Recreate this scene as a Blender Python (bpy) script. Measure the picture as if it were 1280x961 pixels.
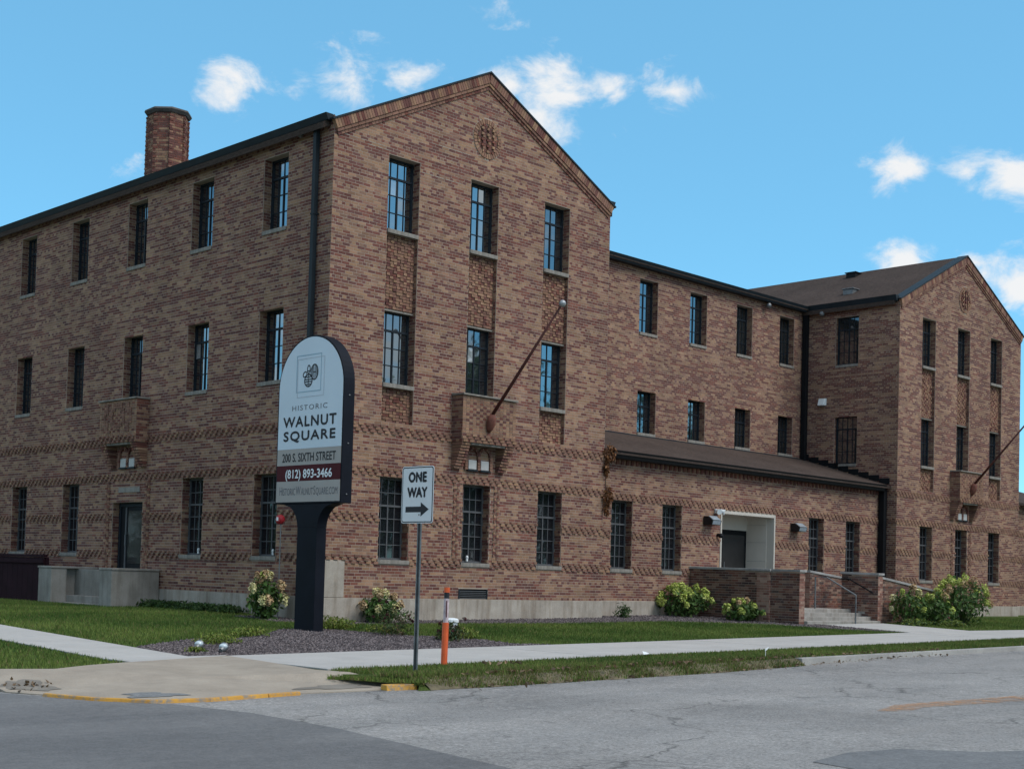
import bpy, math, random
import numpy as np
from mathutils import Matrix, Vector

for o in list(bpy.data.objects):
    bpy.data.objects.remove(o, do_unlink=True)
S = bpy.context.scene
COL = S.collection
rad = math.radians
rnd = random.Random(7)
NR = np.random.RandomState(11)

# ------------------------------------------------------------------ camera
cam_d = bpy.data.cameras.new('camera')
cam = bpy.data.objects.new('camera', cam_d)
COL.objects.link(cam)
CAM = Vector((-19.2806, -23.9370, 0.6011))
AR = Vector((0.73058652, -0.68215481, 0.03013565))
AU = Vector((-0.04725282, -0.00648081, 0.99886194))
AF = Vector((0.68118317, 0.73117906, 0.03696854))
mw = Matrix.Identity(4)
for i in range(3):
    mw[i][0], mw[i][1], mw[i][2], mw[i][3] = AR[i], AU[i], -AF[i], CAM[i]
cam.matrix_world = mw
cam_d.sensor_fit = 'HORIZONTAL'
cam_d.sensor_width = 36.0
cam_d.lens = 36.0 * 1731.63 / 1280.0
cam_d.shift_x = (640 - 526.8) / 1280.0
cam_d.shift_y = (652.03 - 480.5) / 1280.0
cam_d.clip_start = 0.1
cam_d.clip_end = 3000
S.camera = cam

# ------------------------------------------------------------------ sky, sun, exposure
SUN_EL, SUN_AZ = 52.0, 163.0          # azimuth measured from +y towards +x
SKY_STRENGTH, SUN_STRENGTH, SUN_ANGLE = 0.08, 1.3, 36.0
EXPOSURE = 1.05
S.view_settings.view_transform = 'Standard'
S.view_settings.look = 'None'
S.view_settings.exposure = EXPOSURE
S.view_settings.gamma = 1.0
S.view_settings.use_curve_mapping = False
world = bpy.data.worlds.new('World')
S.world = world
world.use_nodes = True

def px_dir(u, v):
    d = AF + AR * ((u - 526.8) / 1731.63) - AU * ((v - 652.03) / 1731.63)
    return d.normalized()

def build_world():
    nt = world.node_tree
    N, L = nt.nodes, nt.links
    N.clear()
    out = N.new('ShaderNodeOutputWorld')
    bg = N.new('ShaderNodeBackground')
    bg.inputs['Strength'].default_value = SKY_STRENGTH
    L.new(bg.outputs[0], out.inputs[0])
    sky = N.new('ShaderNodeTexSky')
    sky.sky_type = 'NISHITA'
    sky.sun_disc = False
    sky.sun_elevation = rad(SUN_EL)
    sky.sun_rotation = rad(SUN_AZ)
    sky.altitude = 1800
    sky.air_density = 0.9
    sky.dust_density = 0.0
    sky.ozone_density = 1.6
    tint = N.new('ShaderNodeMix'); tint.data_type = 'RGBA'; tint.blend_type = 'MULTIPLY'
    tint.inputs[0].default_value = 1.0
    L.new(sky.outputs[0], tint.inputs[6])
    tint.inputs[7].default_value = (0.84, 1.48, 1.46, 1)
    even = N.new('ShaderNodeMix'); even.data_type = 'RGBA'; even.inputs[0].default_value = .55
    L.new(tint.outputs[2], even.inputs[6]); even.inputs[7].default_value = (1.25, 3.25, 5.0, 1)
    tc = N.new('ShaderNodeTexCoord')

    def math_(op, a, b=None, clamp=False):
        n = N.new('ShaderNodeMath'); n.operation = op; n.use_clamp = clamp
        for i, x in enumerate((a, b)):
            if x is None: continue
            if isinstance(x, (int, float)): n.inputs[i].default_value = x
            else: L.new(x, n.inputs[i])
        return n.outputs[0]

    def vmath(op, a, b):
        n = N.new('ShaderNodeVectorMath'); n.operation = op
        for i, x in enumerate((a, b)):
            if isinstance(x, (tuple, list, Vector)): n.inputs[i].default_value = tuple(x)
            elif x is not None: L.new(x, n.inputs[i])
        return n
    D = tc.outputs['Generated']
    nz = N.new('ShaderNodeTexNoise'); nz.inputs['Scale'].default_value = 23; nz.inputs['Detail'].default_value = 9
    nz.inputs['Roughness'].default_value = 0.62; nz.inputs['Distortion'].default_value = 0.35
    mp = N.new('ShaderNodeMapping'); mp.inputs['Scale'].default_value = (1, 1, 1.55)
    L.new(D, mp.inputs['Vector']); L.new(mp.outputs[0], nz.inputs['Vector'])
    # the clouds that stand in view (a direction and two angular sizes each)
    clouds = [(281, 110, 30, 20, .92), (366, 110, 26, 20, .80), (440, 98, 40, 30, .86), (508, 106, 28, 20, .98),
              (640, 108, 30, 24, .84), (690, 124, 52, 40, .95), (758, 110, 28, 20, .85), (846, 112, 30, 20, .80),
              (1128, 216, 30, 20, .98), (1206, 214, 28, 18, .92), (1264, 226, 36, 24, 1.0), (1124, 331, 28, 12, .9),
              (1268, 352, 40, 40, 1.05), (1218, 328, 16, 12, .75), (162, 212, 20, 14, .72), (632, 4, 26, 10, .6)]
    k = 1731.63
    df = vmath('DOT_PRODUCT', D, AF).outputs['Value']
    ff = math_('GREATER_THAN', df, 0.2)
    dfs = math_('MAXIMUM', df, 0.2)
    cb = N.new('ShaderNodeCombineXYZ')
    L.new(math_('DIVIDE', vmath('DOT_PRODUCT', D, AR * k).outputs['Value'], dfs), cb.inputs[0])
    L.new(math_('DIVIDE', vmath('DOT_PRODUCT', D, AU * (k * 1.4)).outputs['Value'], dfs), cb.inputs[1])
    tot = None
    for (u, v, su, sv, amp) in clouds:
        dn = vmath('DISTANCE', cb.outputs[0], (u - 526.8, (652.03 - v) * 1.4, 0)).outputs['Value']
        bl = N.new('ShaderNodeMath'); bl.operation = 'MULTIPLY_ADD'
        L.new(dn, bl.inputs[0]); bl.inputs[1].default_value = -amp / (su * 2.1); bl.inputs[2].default_value = amp * 1.2
        tot = bl.outputs[0] if tot is None else math_('MAXIMUM', tot, bl.outputs[0])
    tot = math_('MULTIPLY', math_('MAXIMUM', tot, 0.0), ff)
    # unseen cloud cover outside the view, added heavier to whiten the fill light
    n2 = N.new('ShaderNodeTexNoise'); n2.inputs['Scale'].default_value = 4.2; n2.inputs['Detail'].default_value = 2
    L.new(mp.outputs[0], n2.inputs['Vector'])
    els = N.new('ShaderNodeMapRange'); els.inputs[1].default_value = .34; els.inputs[2].default_value = .54
    L.new(n2.outputs[0], els.inputs[0])
    away = N.new('ShaderNodeMapRange'); away.inputs[1].default_value = .93; away.inputs[2].default_value = .86
    L.new(vmath('DOT_PRODUCT', D, px_dir(640, 330)).outputs['Value'], away.inputs[0])
    tot = math_('MAXIMUM', tot, math_('MULTIPLY', els.outputs[0], away.outputs[0]))
    dens = math_('ADD', tot, math_('MULTIPLY', math_('SUBTRACT', nz.outputs[0], 0.5), 2.7))
    ss = N.new('ShaderNodeMapRange'); ss.interpolation_type = 'SMOOTHSTEP'
    ss.inputs[1].default_value = .38; ss.inputs[2].default_value = 1.2
    L.new(math_('MULTIPLY', dens, math_('MINIMUM', math_('MULTIPLY', tot, 5.0), 1.0)), ss.inputs[0])
    mx = N.new('ShaderNodeMix'); mx.data_type = 'RGBA'
    L.new(math_('MULTIPLY', ss.outputs[0], .93), mx.inputs[0])
    L.new(even.outputs[2], mx.inputs[6])
    mx.inputs[7].default_value = (5.65, 5.6, 5.55, 1)
    L.new(mx.outputs[2], bg.inputs['Color'])
build_world()
sun_d = bpy.data.lights.new('sun', 'SUN')
sun_d.energy = SUN_STRENGTH
sun_d.angle = rad(SUN_ANGLE)
sun_d.color = (1.0, 0.94, 0.87)
sun = bpy.data.objects.new('sun', sun_d)
COL.objects.link(sun)
_sd = Vector((math.sin(rad(SUN_AZ)) * math.cos(rad(SUN_EL)), math.cos(rad(SUN_AZ)) * math.cos(rad(SUN_EL)), math.sin(rad(SUN_EL))))
sun.rotation_euler = _sd.to_track_quat('Z', 'Y').to_euler()
sun.location = (0, -30, 40)

# ------------------------------------------------------------------ materials
M = {}
def new_mat(name):
    m = bpy.data.materials.new(name)
    m.use_nodes = True
    M[name] = m
    nt = m.node_tree
    return m, nt.nodes, nt.links, nt.nodes['Principled BSDF']

def noise(N, L, scale, detail=4, rough=.55, coord='Object', stretch=None):
    tc = N.new('ShaderNodeTexCoord')
    n = N.new('ShaderNodeTexNoise')
    n.inputs['Scale'].default_value = scale
    n.inputs['Detail'].default_value = detail
    n.inputs['Roughness'].default_value = rough
    v = N.new('ShaderNodeNewGeometry').outputs['Position'] if coord == 'Position' else tc.outputs[coord]
    if stretch:
        mp = N.new('ShaderNodeMapping'); mp.inputs['Scale'].default_value = stretch
        L.new(v, mp.inputs[0]); v = mp.outputs[0]
    L.new(v, n.inputs['Vector'])
    return n.outputs[0]

def ramp(N, L, fac, stops):
    r = N.new('ShaderNodeValToRGB')
    el = r.color_ramp.elements
    while len(el) < len(stops): el.new(.5)
    for e, (p, c) in zip(el, stops):
        e.position = p
        e.color = (c[0], c[1], c[2], 1) if len(c) == 3 else c
    L.new(fac, r.inputs[0])
    return r.outputs[0]

def mixc(N, L, fac, a, b, mode='MIX'):
    n = N.new('ShaderNodeMix'); n.data_type = 'RGBA'; n.blend_type = mode
    for i, x in ((0, fac), (6, a), (7, b)):
        if isinstance(x, (int, float)): n.inputs[i].default_value = x
        elif isinstance(x, (tuple, list)): n.inputs[i].default_value = (*x[:3], 1)
        else: L.new(x, n.inputs[i])
    return n.outputs[2]

def bump(N, L, bsdf, h, strength, dist=.01):
    b = N.new('ShaderNodeBump')
    b.inputs['Strength'].default_value = strength
    b.inputs['Distance'].default_value = dist
    L.new(h, b.inputs['Height'])
    L.new(b.outputs[0], bsdf.inputs['Normal'])

def simple(name, col, rough=.6, metal=0., var=.12, scale=6, bmp=0., spec=.4, bscale=60):
    m, N, L, P = new_mat(name)
    n = noise(N, L, scale, 5)
    d = tuple(c * (1 - var) for c in col); e = tuple(min(1, c * (1 + var)) for c in col)
    L.new(ramp(N, L, n, [(.3, d), (.7, e)]), P.inputs['Base Color'])
    P.inputs['Roughness'].default_value = rough
    P.inputs['Metallic'].default_value = metal
    P.inputs['Specular IOR Level'].default_value = spec
    if bmp: bump(N, L, P, noise(N, L, bscale, 4), bmp, .01)
    return m

def attr_mat(name, rough=.85, spec=.2, bmp=.25, bscale=90, dirt=None, trans=0.):
    m, N, L, P = new_mat(name)
    a = N.new('ShaderNodeAttribute'); a.attribute_name = 'Col'
    n = noise(N, L, 45, 3, coord='Position')
    c = mixc(N, L, .5, a.outputs['Color'], ramp(N, L, n, [(.25, (.7,) * 3), (.75, (1.3,) * 3)]), 'MULTIPLY')
    if dirt:
        big = noise(N, L, .55, 6, .65, 'Position', (1, 1, .45))
        c = mixc(N, L, 1., c, ramp(N, L, big, [(.32, dirt), (.58, (1, 1, 1))]), 'MULTIPLY')
        big2 = noise(N, L, 2.3, 5, .7, 'Position', (1, 1, .7))
        c = mixc(N, L, 1., c, ramp(N, L, big2, [(.3, (.84, .83, .83)), (.62, (1.08, 1.07, 1.05))]), 'MULTIPLY')
    L.new(c, P.inputs['Base Color'])
    P.inputs['Roughness'].default_value = rough
    P.inputs['Specular IOR Level'].default_value = spec
    if bmp: bump(N, L, P, noise(N, L, bscale, 3), bmp, .008)
    if trans:
        t = N.new('ShaderNodeBsdfTranslucent'); L.new(c, t.inputs[0])
        mx = N.new('ShaderNodeMixShader'); mx.inputs[0].default_value = trans
        L.new(P.outputs[0], mx.inputs[1]); L.new(t.outputs[0], mx.inputs[2])
        L.new(mx.outputs[0], N['Material Output'].inputs[0])
    return m

attr_mat('brick', .88, .15, .12, 80, dirt=(.72, .70, .71))
attr_mat('leaf', .55, .3, 0, trans=.25)
attr_mat('grass', .7, .2, 0, trans=.2)
attr_mat('petal', .8, .1, 0, trans=.2)
attr_mat('stone_chip', .9, .15, .2, 150)

def mat_mortar():
    m, N, L, P = new_mat('mortar')
    n = noise(N, L, 3, 6)
    L.new(ramp(N, L, n, [(.3, (.28, .22, .175)), (.7, (.38, .31, .255))]), P.inputs['Base Color'])
    P.inputs['Roughness'].default_value = .95
    bump(N, L, P, noise(N, L, 120, 3), .3, .004)
mat_mortar()

def mat_concrete(name, c0, c1, stain, streak=True, bs=.35):
    m, N, L, P = new_mat(name)
    n = noise(N, L, 1.3, 7, .65)
    c = ramp(N, L, n, [(.3, c0), (.68, c1)])
    if streak:
        s = noise(N, L, 5.5, 5, .6, stretch=(1, 1, .12))
        c = mixc(N, L, 1., c, ramp(N, L, s, [(.36, stain), (.55, (1, 1, 1))]), 'MULTIPLY')
    f = noise(N, L, 70, 4)
    c = mixc(N, L, .6, c, ramp(N, L, f, [(.3, (.75,) * 3), (.7, (1.15,) * 3)]), 'MULTIPLY')
    L.new(c, P.inputs['Base Color'])
    P.inputs['Roughness'].default_value = .9
    P.inputs['Specular IOR Level'].default_value = .2
    bump(N, L, P, f, bs, .008)
mat_concrete('base_concrete', (.27, .235, .20), (.42, .375, .325), (.74, .70, .66))
mat_concrete('stoop_concrete', (.20, .185, .165), (.32, .30, .275), (.78, .76, .74))
mat_concrete('sill_stone', (.19, .172, .152), (.28, .258, .232), (.7, .7, .7))
mat_concrete('white_walk', (.36, .345, .33), (.43, .412, .395), (1, 1, 1), False, .2)
mat_concrete('apron_concrete', (.26, .22, .18), (.36, .31, .255), (1, 1, 1), False, .4)
mat_concrete('apron_dirt', (.13, .115, .10), (.24, .215, .185), (1, 1, 1), False, .5)
mat_concrete('kerb_concrete', (.24, .23, .22), (.36, .35, .33), (1, 1, 1), False, .4)
mat_concrete('cap_stone', (.24, .235, .23), (.36, .35, .34), (.8, .8, .8))
mat_concrete('step_concrete', (.25, .235, .215), (.36, .335, .31), (.75, .72, .7))
simple('dark_metal', (.014, .021, .027), .55, .0, .2, 3, spec=.2)
simple('black_metal', (.008, .009, .011), .6, .0, .2, 3, spec=.15)
simple('window_frame_dark', (.012, .017, .024), .55, .0, .15, 5, spec=.2)
simple('window_frame_grey', (.085, .088, .094), .55, .0, .15, 5, spec=.25)
simple('white_panel', (.54, .50, .445), .6, 0, .05, 2)
simple('trim_white', (.48, .445, .395), .55, 0, .05, 2)
simple('sign_white', (.56, .63, .70), .35, 0, .03, 1.2, spec=.3)
simple('sign_grey', (.35, .315, .295), .4, 0, .04, 2, spec=.3)
simple('sign_maroon', (.070, .014, .018), .6, 0, .06, 2, spec=.1)
simple('sign_black', (.006, .0075, .013), .6, .0, .2, 2.5, spec=.12)
simple('ink_black', (.012, .012, .016), .6, 0, .1, 3)
simple('ink_grey', (.10, .10, .115), .6, 0, .1, 3)
simple('ink_white', (.72, .74, .76), .6, 0, .04, 3)
simple('ink_blue', (.28, .40, .48), .6, 0, .04, 3)
simple('ink_pale', (.46, .50, .56), .6, 0, .04, 3)
simple('road_sign_white', (.62, .62, .635), .35, .1, .05, 3)
simple('galvanised', (.17, .175, .18), .5, .6, .25, 9, .1)
simple('orange_plastic', (.62, .10, .025), .5, 0, .15, 7)
simple('tape_white', (.46, .37, .39), .5, 0, .3, 14)
simple('rust_paint', (.085, .026, .022), .65, .1, .35, 8, .1)
simple('rust_base', (.17, .06, .042), .75, .1, .35, 8, .2)
simple('ball_grey', (.30, .31, .32), .45, .5, .15, 8)
simple('red_paint', (.30, .012, .02), .4, 0, .2, 9)
simple('maroon_fence', (.022, .0085, .013), .75, 0, .25, 2, .05, spec=.08)
simple('teal_paint', (.16, .36, .33), .5, 0, .2, 6)
simple('white_plastic', (.66, .69, .70), .45, 0, .06, 5)
simple('frosted_lamp', (.44, .43, .42), .3, 0, .08, 6)
simple('bark', (.075, .052, .036), .9, 0, .35, 9, .6, bscale=18)
simple('stem', (.06, .07, .025), .8, 0, .3, 12)
simple('soil', (.05, .038, .028), .95, 0, .4, 4, .5, bscale=20)
simple('cap_dark', (.085, .078, .075), .9, 0, .3, 4, .3)
simple('verge_soil', (.115, .095, .058), .95, 0, .45, 7, .6, bscale=25)
def mat_worn_yellow():
    m, N, L, P = new_mat('yellow_paint')
    f = ramp(N, L, noise(N, L, 9, 8, .75, 'Position'), [(.38, (0, 0, 0)), (.52, (1, 1, 1))])
    y = ramp(N, L, noise(N, L, 2.5, 5, .6, 'Position'), [(.3, (.42, .20, .035)), (.7, (.62, .33, .05))])
    L.new(mixc(N, L, f, (.24, .20, .16), y), P.inputs['Base Color'])
    P.inputs['Roughness'].default_value = .85
    bump(N, L, P, noise(N, L, 30, 5, .7, 'Position'), .6, .02)
mat_worn_yellow()
simple('lamp_bronze', (.02, .02, .022), .4, .5, .2, 6)
simple('lamp_lens', (.26, .30, .34), .18, 0, .1, 6)
simple('lens_glass', (.45, .52, .55), .12, 0, .1, 30, spec=.8)
simple('pale_siding', (.5, .52, .52), .7, 0, .06, 2)

def mat_glass(name, refl, tint, interior):
    m, N, L, P = new_mat(name)
    n = noise(N, L, .8, 3)
    L.new(ramp(N, L, n, [(.35, interior), (.65, tuple(c * 1.8 for c in interior))]), P.inputs['Base Color'])
    P.inputs['Roughness'].default_value = .12
    P.inputs['Specular IOR Level'].default_value = .2
    g = N.new('ShaderNodeBsdfGlossy'); g.inputs['Color'].default_value = (*tint, 1); g.inputs['Roughness'].default_value = .025
    nb = noise(N, L, 1.7, 2)
    b = N.new('ShaderNodeBump'); b.inputs['Strength'].default_value = .05; b.inputs['Distance'].default_value = .02
    L.new(nb, b.inputs['Height']); L.new(b.outputs[0], g.inputs['Normal'])
    mx = N.new('ShaderNodeMixShader'); mx.inputs[0].default_value = refl
    L.new(P.outputs[0], mx.inputs[1]); L.new(g.outputs[0], mx.inputs[2])
    L.new(mx.outputs[0], N['Material Output'].inputs[0])
mat_glass('glass_upper', .30, (.80, .92, .98), (.006, .008, .011))
mat_glass('glass_upper_b', .24, (.76, .90, .98), (.010, .012, .014))
mat_glass('glass_upper_c', .36, (.84, .93, .97), (.006, .008, .010))
mat_glass('glass_pale', .30, (.85, .92, .96), (.16, .165, .17))  # paler base colour for a few upper panes
mat_glass('glass_lower', .07, (.85, .92, 1.), (.006, .007, .009))
mat_glass('glass_screen', .14, (.8, .88, .95), (.009, .011, .012))
mat_glass('glass_door', .02, (.85, .9, 1.), (.022, .021, .021))

def mat_shingle():
    m, N, L, P = new_mat('shingle')
    tc = N.new('ShaderNodeTexCoord')
    n = noise(N, L, 9, 5, .7, stretch=(1, 1, 2.5))
    n2 = noise(N, L, .7, 4)
    c = ramp(N, L, n, [(.3, (.042, .030, .026)), (.7, (.086, .064, .055))])
    c = mixc(N, L, 1., c, ramp(N, L, n2, [(.3, (.8,) * 3), (.7, (1.1,) * 3)]), 'MULTIPLY')
    L.new(c, P.inputs['Base Color'])
    P.inputs['Roughness'].default_value = .95
    P.inputs['Specular IOR Level'].default_value = .1
    w = N.new('ShaderNodeTexWave'); w.wave_type = 'BANDS'; w.bands_direction = 'Z'; w.wave_profile = 'SAW'
    w.inputs['Scale'].default_value = 5.5; w.inputs['Distortion'].default_value = .6; w.inputs['Detail Scale'].default_value = 6
    L.new(tc.outputs['Object'], w.inputs[0])
    bump(N, L, P, w.outputs[1], .5, .02)
mat_shingle()

def mat_asphalt(name, c0, c1, speck, cracks):
    m, N, L, P = new_mat(name)
    big = noise(N, L, .28, 6, .6)
    c = ramp(N, L, big, [(.33, c0), (.66, c1)])
    sp = noise(N, L, 30, 6, .85)
    c = mixc(N, L, 1., c, ramp(N, L, sp, [(.33, (1 - speck,) * 3), (.68, (1 + speck,) * 3)]), 'MULTIPLY')
    md = noise(N, L, 7, 6, .7)
    c = mixc(N, L, 1., c, ramp(N, L, md, [(.3, (.84,) * 3), (.7, (1.14,) * 3)]), 'MULTIPLY')
    st = noise(N, L, .9, 5, .6, stretch=(.12, 1, 1))
    c = mixc(N, L, 1., c, ramp(N, L, st, [(.35, (.86, .87, .88)), (.6, (1.04,) * 3)]), 'MULTIPLY')
    if cracks:
        tc = N.new('ShaderNodeTexCoord')
        wn = N.new('ShaderNodeTexNoise'); wn.inputs['Scale'].default_value = 1.2; wn.inputs['Detail'].default_value = 6
        L.new(tc.outputs['Object'], wn.inputs['Vector'])
        va = N.new('ShaderNodeVectorMath'); va.operation = 'MULTIPLY_ADD'
        L.new(wn.outputs[1], va.inputs[0]); va.inputs[1].default_value = (1.3, 1.3, 0)
        L.new(tc.outputs['Object'], va.inputs[2])
        for sc, wd, lo, hi in ((.30, .030, .40, .50), (.95, .026, .48, .58), (2.6, .022, .56, .66)):
            v = N.new('ShaderNodeTexVoronoi'); v.feature = 'DISTANCE_TO_EDGE'; v.inputs['Scale'].default_value = sc
            L.new(va.outputs[0], v.inputs['Vector'])
            line = ramp(N, L, v.outputs[0], [(0., (1, 1, 1)), (wd * sc, (0, 0, 0))])
            msk = ramp(N, L, noise(N, L, .3 + .2 * sc, 4), [(lo + .05, (0, 0, 0)), (hi + .08, (.6,) * 3)])
            f = N.new('ShaderNodeMath'); f.operation = 'MULTIPLY'
            L.new(line, f.inputs[0]); L.new(msk, f.inputs[1])
            c = mixc(N, L, f.outputs[0], c, (.022, .022, .020))
    L.new(c, P.inputs['Base Color'])
    P.inputs['Roughness'].default_value = .88
    P.inputs['Specular IOR Level'].default_value = .25
    bump(N, L, P, sp, .8, .014)
mat_asphalt('asphalt', (.21, .20, .193), (.295, .282, .272), .62, True)
mat_asphalt('asphalt_new', (.125, .123, .126), (.175, .172, .172), .32, False)
mat_asphalt('asphalt_patch', (.135, .137, .142), (.185, .187, .19), .38, False)

def mat_faded():
    m, N, L, P = new_mat('faded_line')
    n = noise(N, L, 5, 8, .75)
    n2 = noise(N, L, 60, 3, .7)
    P.inputs['Base Color'].default_value = (.42, .22, .10, 1)
    P.inputs['Roughness'].default_value = .85
    t = N.new('ShaderNodeBsdfTransparent')
    mx = N.new('ShaderNodeMixShader')
    mu = N.new('ShaderNodeMath'); mu.operation = 'MULTIPLY'
    L.new(ramp(N, L, n, [(.38, (0, 0, 0)), (.58, (.85,) * 3)]), mu.inputs[0])
    L.new(ramp(N, L, n2, [(.35, (.25,) * 3), (.6, (1,) * 3)]), mu.inputs[1])
    L.new(mu.outputs[0], mx.inputs[0])
    L.new(t.outputs[0], mx.inputs[1]); L.new(P.outputs[0], mx.inputs[2])
    L.new(mx.outputs[0], N['Material Output'].inputs[0])
mat_faded()

def mat_lawn():
    m, N, L, P = new_mat('lawn')
    n = noise(N, L, .9, 6, .65)
    c = ramp(N, L, n, [(.3, (.045, .070, .016)), (.55, (.075, .105, .026)), (.75, (.12, .12, .045))])
    f = noise(N, L, 60, 4)
    c = mixc(N, L, 1., c, ramp(N, L, f, [(.3, (.5,) * 3), (.7, (1.25,) * 3)]), 'MULTIPLY')
    L.new(c, P.inputs['Base Color']); P.inputs['Roughness'].default_value = .95
    P.inputs['Specular IOR Level'].default_value = .1
    bump(N, L, P, f, .8, .03)
mat_lawn()
def mat_gravel():
    m, N, L, P = new_mat('gravel')
    tc = N.new('ShaderNodeTexCoord')
    v = N.new('ShaderNodeTexVoronoi'); v.inputs['Scale'].default_value = 26
    L.new(tc.outputs['Object'], v.inputs['Vector'])
    sx = N.new('ShaderNodeSeparateColor'); L.new(v.outputs['Color'], sx.inputs[0])
    L.new(ramp(N, L, sx.outputs[0], [(.0, (.040, .034, .037)), (.5, (.075, .064, .066)), (1., (.14, .12, .12))]), P.inputs['Base Color'])
    P.inputs['Roughness'].default_value = .95
    inv = N.new('ShaderNodeMath'); inv.operation = 'SUBTRACT'; inv.inputs[0].default_value = 1; L.new(v.outputs['Distance'], inv.inputs[1])
    bump(N, L, P, inv.outputs[0], .9, .03)
mat_gravel()

# ------------------------------------------------------------------ object helpers
def tag(o, label=None, cat=None, group=None, kind=None):
    if label: o['label'] = label
    if cat: o['category'] = cat
    if group: o['group'] = group
    if kind: o['kind'] = kind
    return o

def link(o, parent=None):
    COL.objects.link(o)
    if parent is not None:
        o.parent = parent
        o.matrix_parent_inverse = parent.matrix_basis.inverted() if parent.parent is None else (parent.parent.matrix_basis @ parent.matrix_parent_inverse @ parent.matrix_basis).inverted()
    return o

def empty(name, loc, label, cat, group=None):
    o = bpy.data.objects.new(name, None)
    o.location = loc
    o.empty_display_size = .3
    COL.objects.link(o)
    return tag(o, label, cat, group)

class MB:
    """collects polygons in world coordinates and links them as one mesh object"""
    def __init__(s): s.v = []; s.f = []
    def poly(s, pts):
        n = len(s.v); s.v += [tuple(p) for p in pts]; s.f.append(tuple(range(n, n + len(pts)))); return s
    def hexa(s, p):
        n = len(s.v); s.v += [tuple(q) for q in p]
        for f in ((0, 3, 2, 1), (4, 5, 6, 7), (0, 1, 5, 4), (1, 2, 6, 5), (2, 3, 7, 6), (3, 0, 4, 7)):
            s.f.append(tuple(n + i for i in f))
        return s
    def box(s, x0, x1, y0, y1, z0, z1):
        return s.hexa([(x0, y0, z0), (x1, y0, z0), (x1, y1, z0), (x0, y1, z0), (x0, y0, z1), (x1, y0, z1), (x1, y1, z1), (x0, y1, z1)])
    def prism(s, ring0, ring1):
        n = len(s.v); k = len(ring0)
        s.v += [tuple(q) for q in ring0] + [tuple(q) for q in ring1]
        s.f.append(tuple(n + i for i in reversed(range(k)))); s.f.append(tuple(n + k + i for i in range(k)))
        for i in range(k):
            j = (i + 1) % k
            s.f.append((n + i, n + j, n + k + j, n + k + i))
        return s
    def tube(s, pts, radii, seg=10, cap=True):
        pts = [Vector(p) for p in pts]
        if isinstance(radii, (int, float)): radii = [radii] * len(pts)
        base = len(s.v); ref = Vector((0, 0, 1))
        for i, p in enumerate(pts):
            d = (pts[min(i + 1, len(pts) - 1)] - pts[max(i - 1, 0)]).normalized()
            r = ref if abs(d.dot(ref)) < .9 else Vector((1, 0, 0))
            a = d.cross(r).normalized(); b = d.cross(a).normalized()
            for k in range(seg):
                t = 2 * math.pi * k / seg
                s.v.append(tuple(p + (a * math.cos(t) + b * math.sin(t)) * radii[i]))
        for i in range(len(pts) - 1):
            for k in range(seg):
                k2 = (k + 1) % seg
                s.f.append((base + i * seg + k, base + i * seg + k2, base + (i + 1) * seg + k2, base + (i + 1) * seg + k))
        if cap:
            s.f.append(tuple(base + k for k in range(seg)))
            e = base + (len(pts) - 1) * seg
            s.f.append(tuple(e + k for k in reversed(range(seg))))
        return s
    def sphere(s, c, r, seg=12, rings=8, sz=1.):
        base = len(s.v)
        for i in range(rings + 1):
            th = math.pi * i / rings
            for k in range(seg):
                t = 2 * math.pi * k / seg
                s.v.append((c[0] + r * math.sin(th) * math.cos(t), c[1] + r * math.sin(th) * math.sin(t), c[2] + r * sz * math.cos(th)))
        for i in range(rings):
            for k in range(seg):
                k2 = (k + 1) % seg
                s.f.append((base + i * seg + k, base + i * seg + k2, base + (i + 1) * seg + k2, base + (i + 1) * seg + k))
        return s
    def mesh(s, name, mat, bevel=0., smooth=False):
        me = bpy.data.meshes.new(name)
        me.from_pydata(s.v, [], s.f)
        if bevel or True:
            import bmesh
            bm = bmesh.new(); bm.from_mesh(me)
            bmesh.ops.recalc_face_normals(bm, faces=bm.faces)
            if bevel:
                bmesh.ops.bevel(bm, geom=[e for e in bm.edges if len(e.link_faces) == 2 and e.calc_face_angle(0) > .6], offset=bevel, segments=2, affect='EDGES', profile=.6)
            bm.to_mesh(me); bm.free()
        if smooth:
            me.polygons.foreach_set('use_smooth', [True] * len(me.polygons))
        me.materials.append(M[mat])
        me.update()
        return me
    def build(s, name, mat, parent=None, bevel=0., smooth=False):
        return link(bpy.data.objects.new(name, s.mesh(name, mat, bevel, smooth)), parent)

def np_mesh(name, V, F, col, mat, parent=None, smooth=False):
    """V (n,3), F (m,k) same-size faces, col (n,3) point colours"""
    me = bpy.data.meshes.new(name)
    V = np.asarray(V, np.float32); F = np.asarray(F, np.int32)
    k = F.shape[1]
    me.vertices.add(len(V)); me.vertices.foreach_set('co', V.ravel())
    me.loops.add(F.size); me.loops.foreach_set('vertex_index', F.ravel())
    me.polygons.add(len(F))
    me.polygons.foreach_set('loop_start', np.arange(0, F.size, k, dtype=np.int32))
    me.polygons.foreach_set('loop_total', np.full(len(F), k, np.int32))
    me.polygons.foreach_set('use_smooth', np.full(len(F), smooth, bool))
    if col is not None:
        a = me.attributes.new('Col', 'FLOAT_COLOR', 'POINT')
        c = np.ones((len(V), 4), np.float32); c[:, :3] = col
        a.data.foreach_set('color', c.ravel())
    me.update(calc_edges=True); me.validate()
    me.materials.append(M[mat])
    return link(bpy.data.objects.new(name, me), parent)

# ------------------------------------------------------------------ terrain
def zt(x, y):
    return -.735 + .0095 * np.clip(x, -12, 18) + .03 * np.maximum(0, np.minimum(y, 3) + 6)
def zr(x, y):
    return -.89 + .0095 * np.clip(x, -12, 18) + .065 * np.clip(x / 6, 0, 1)

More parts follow.
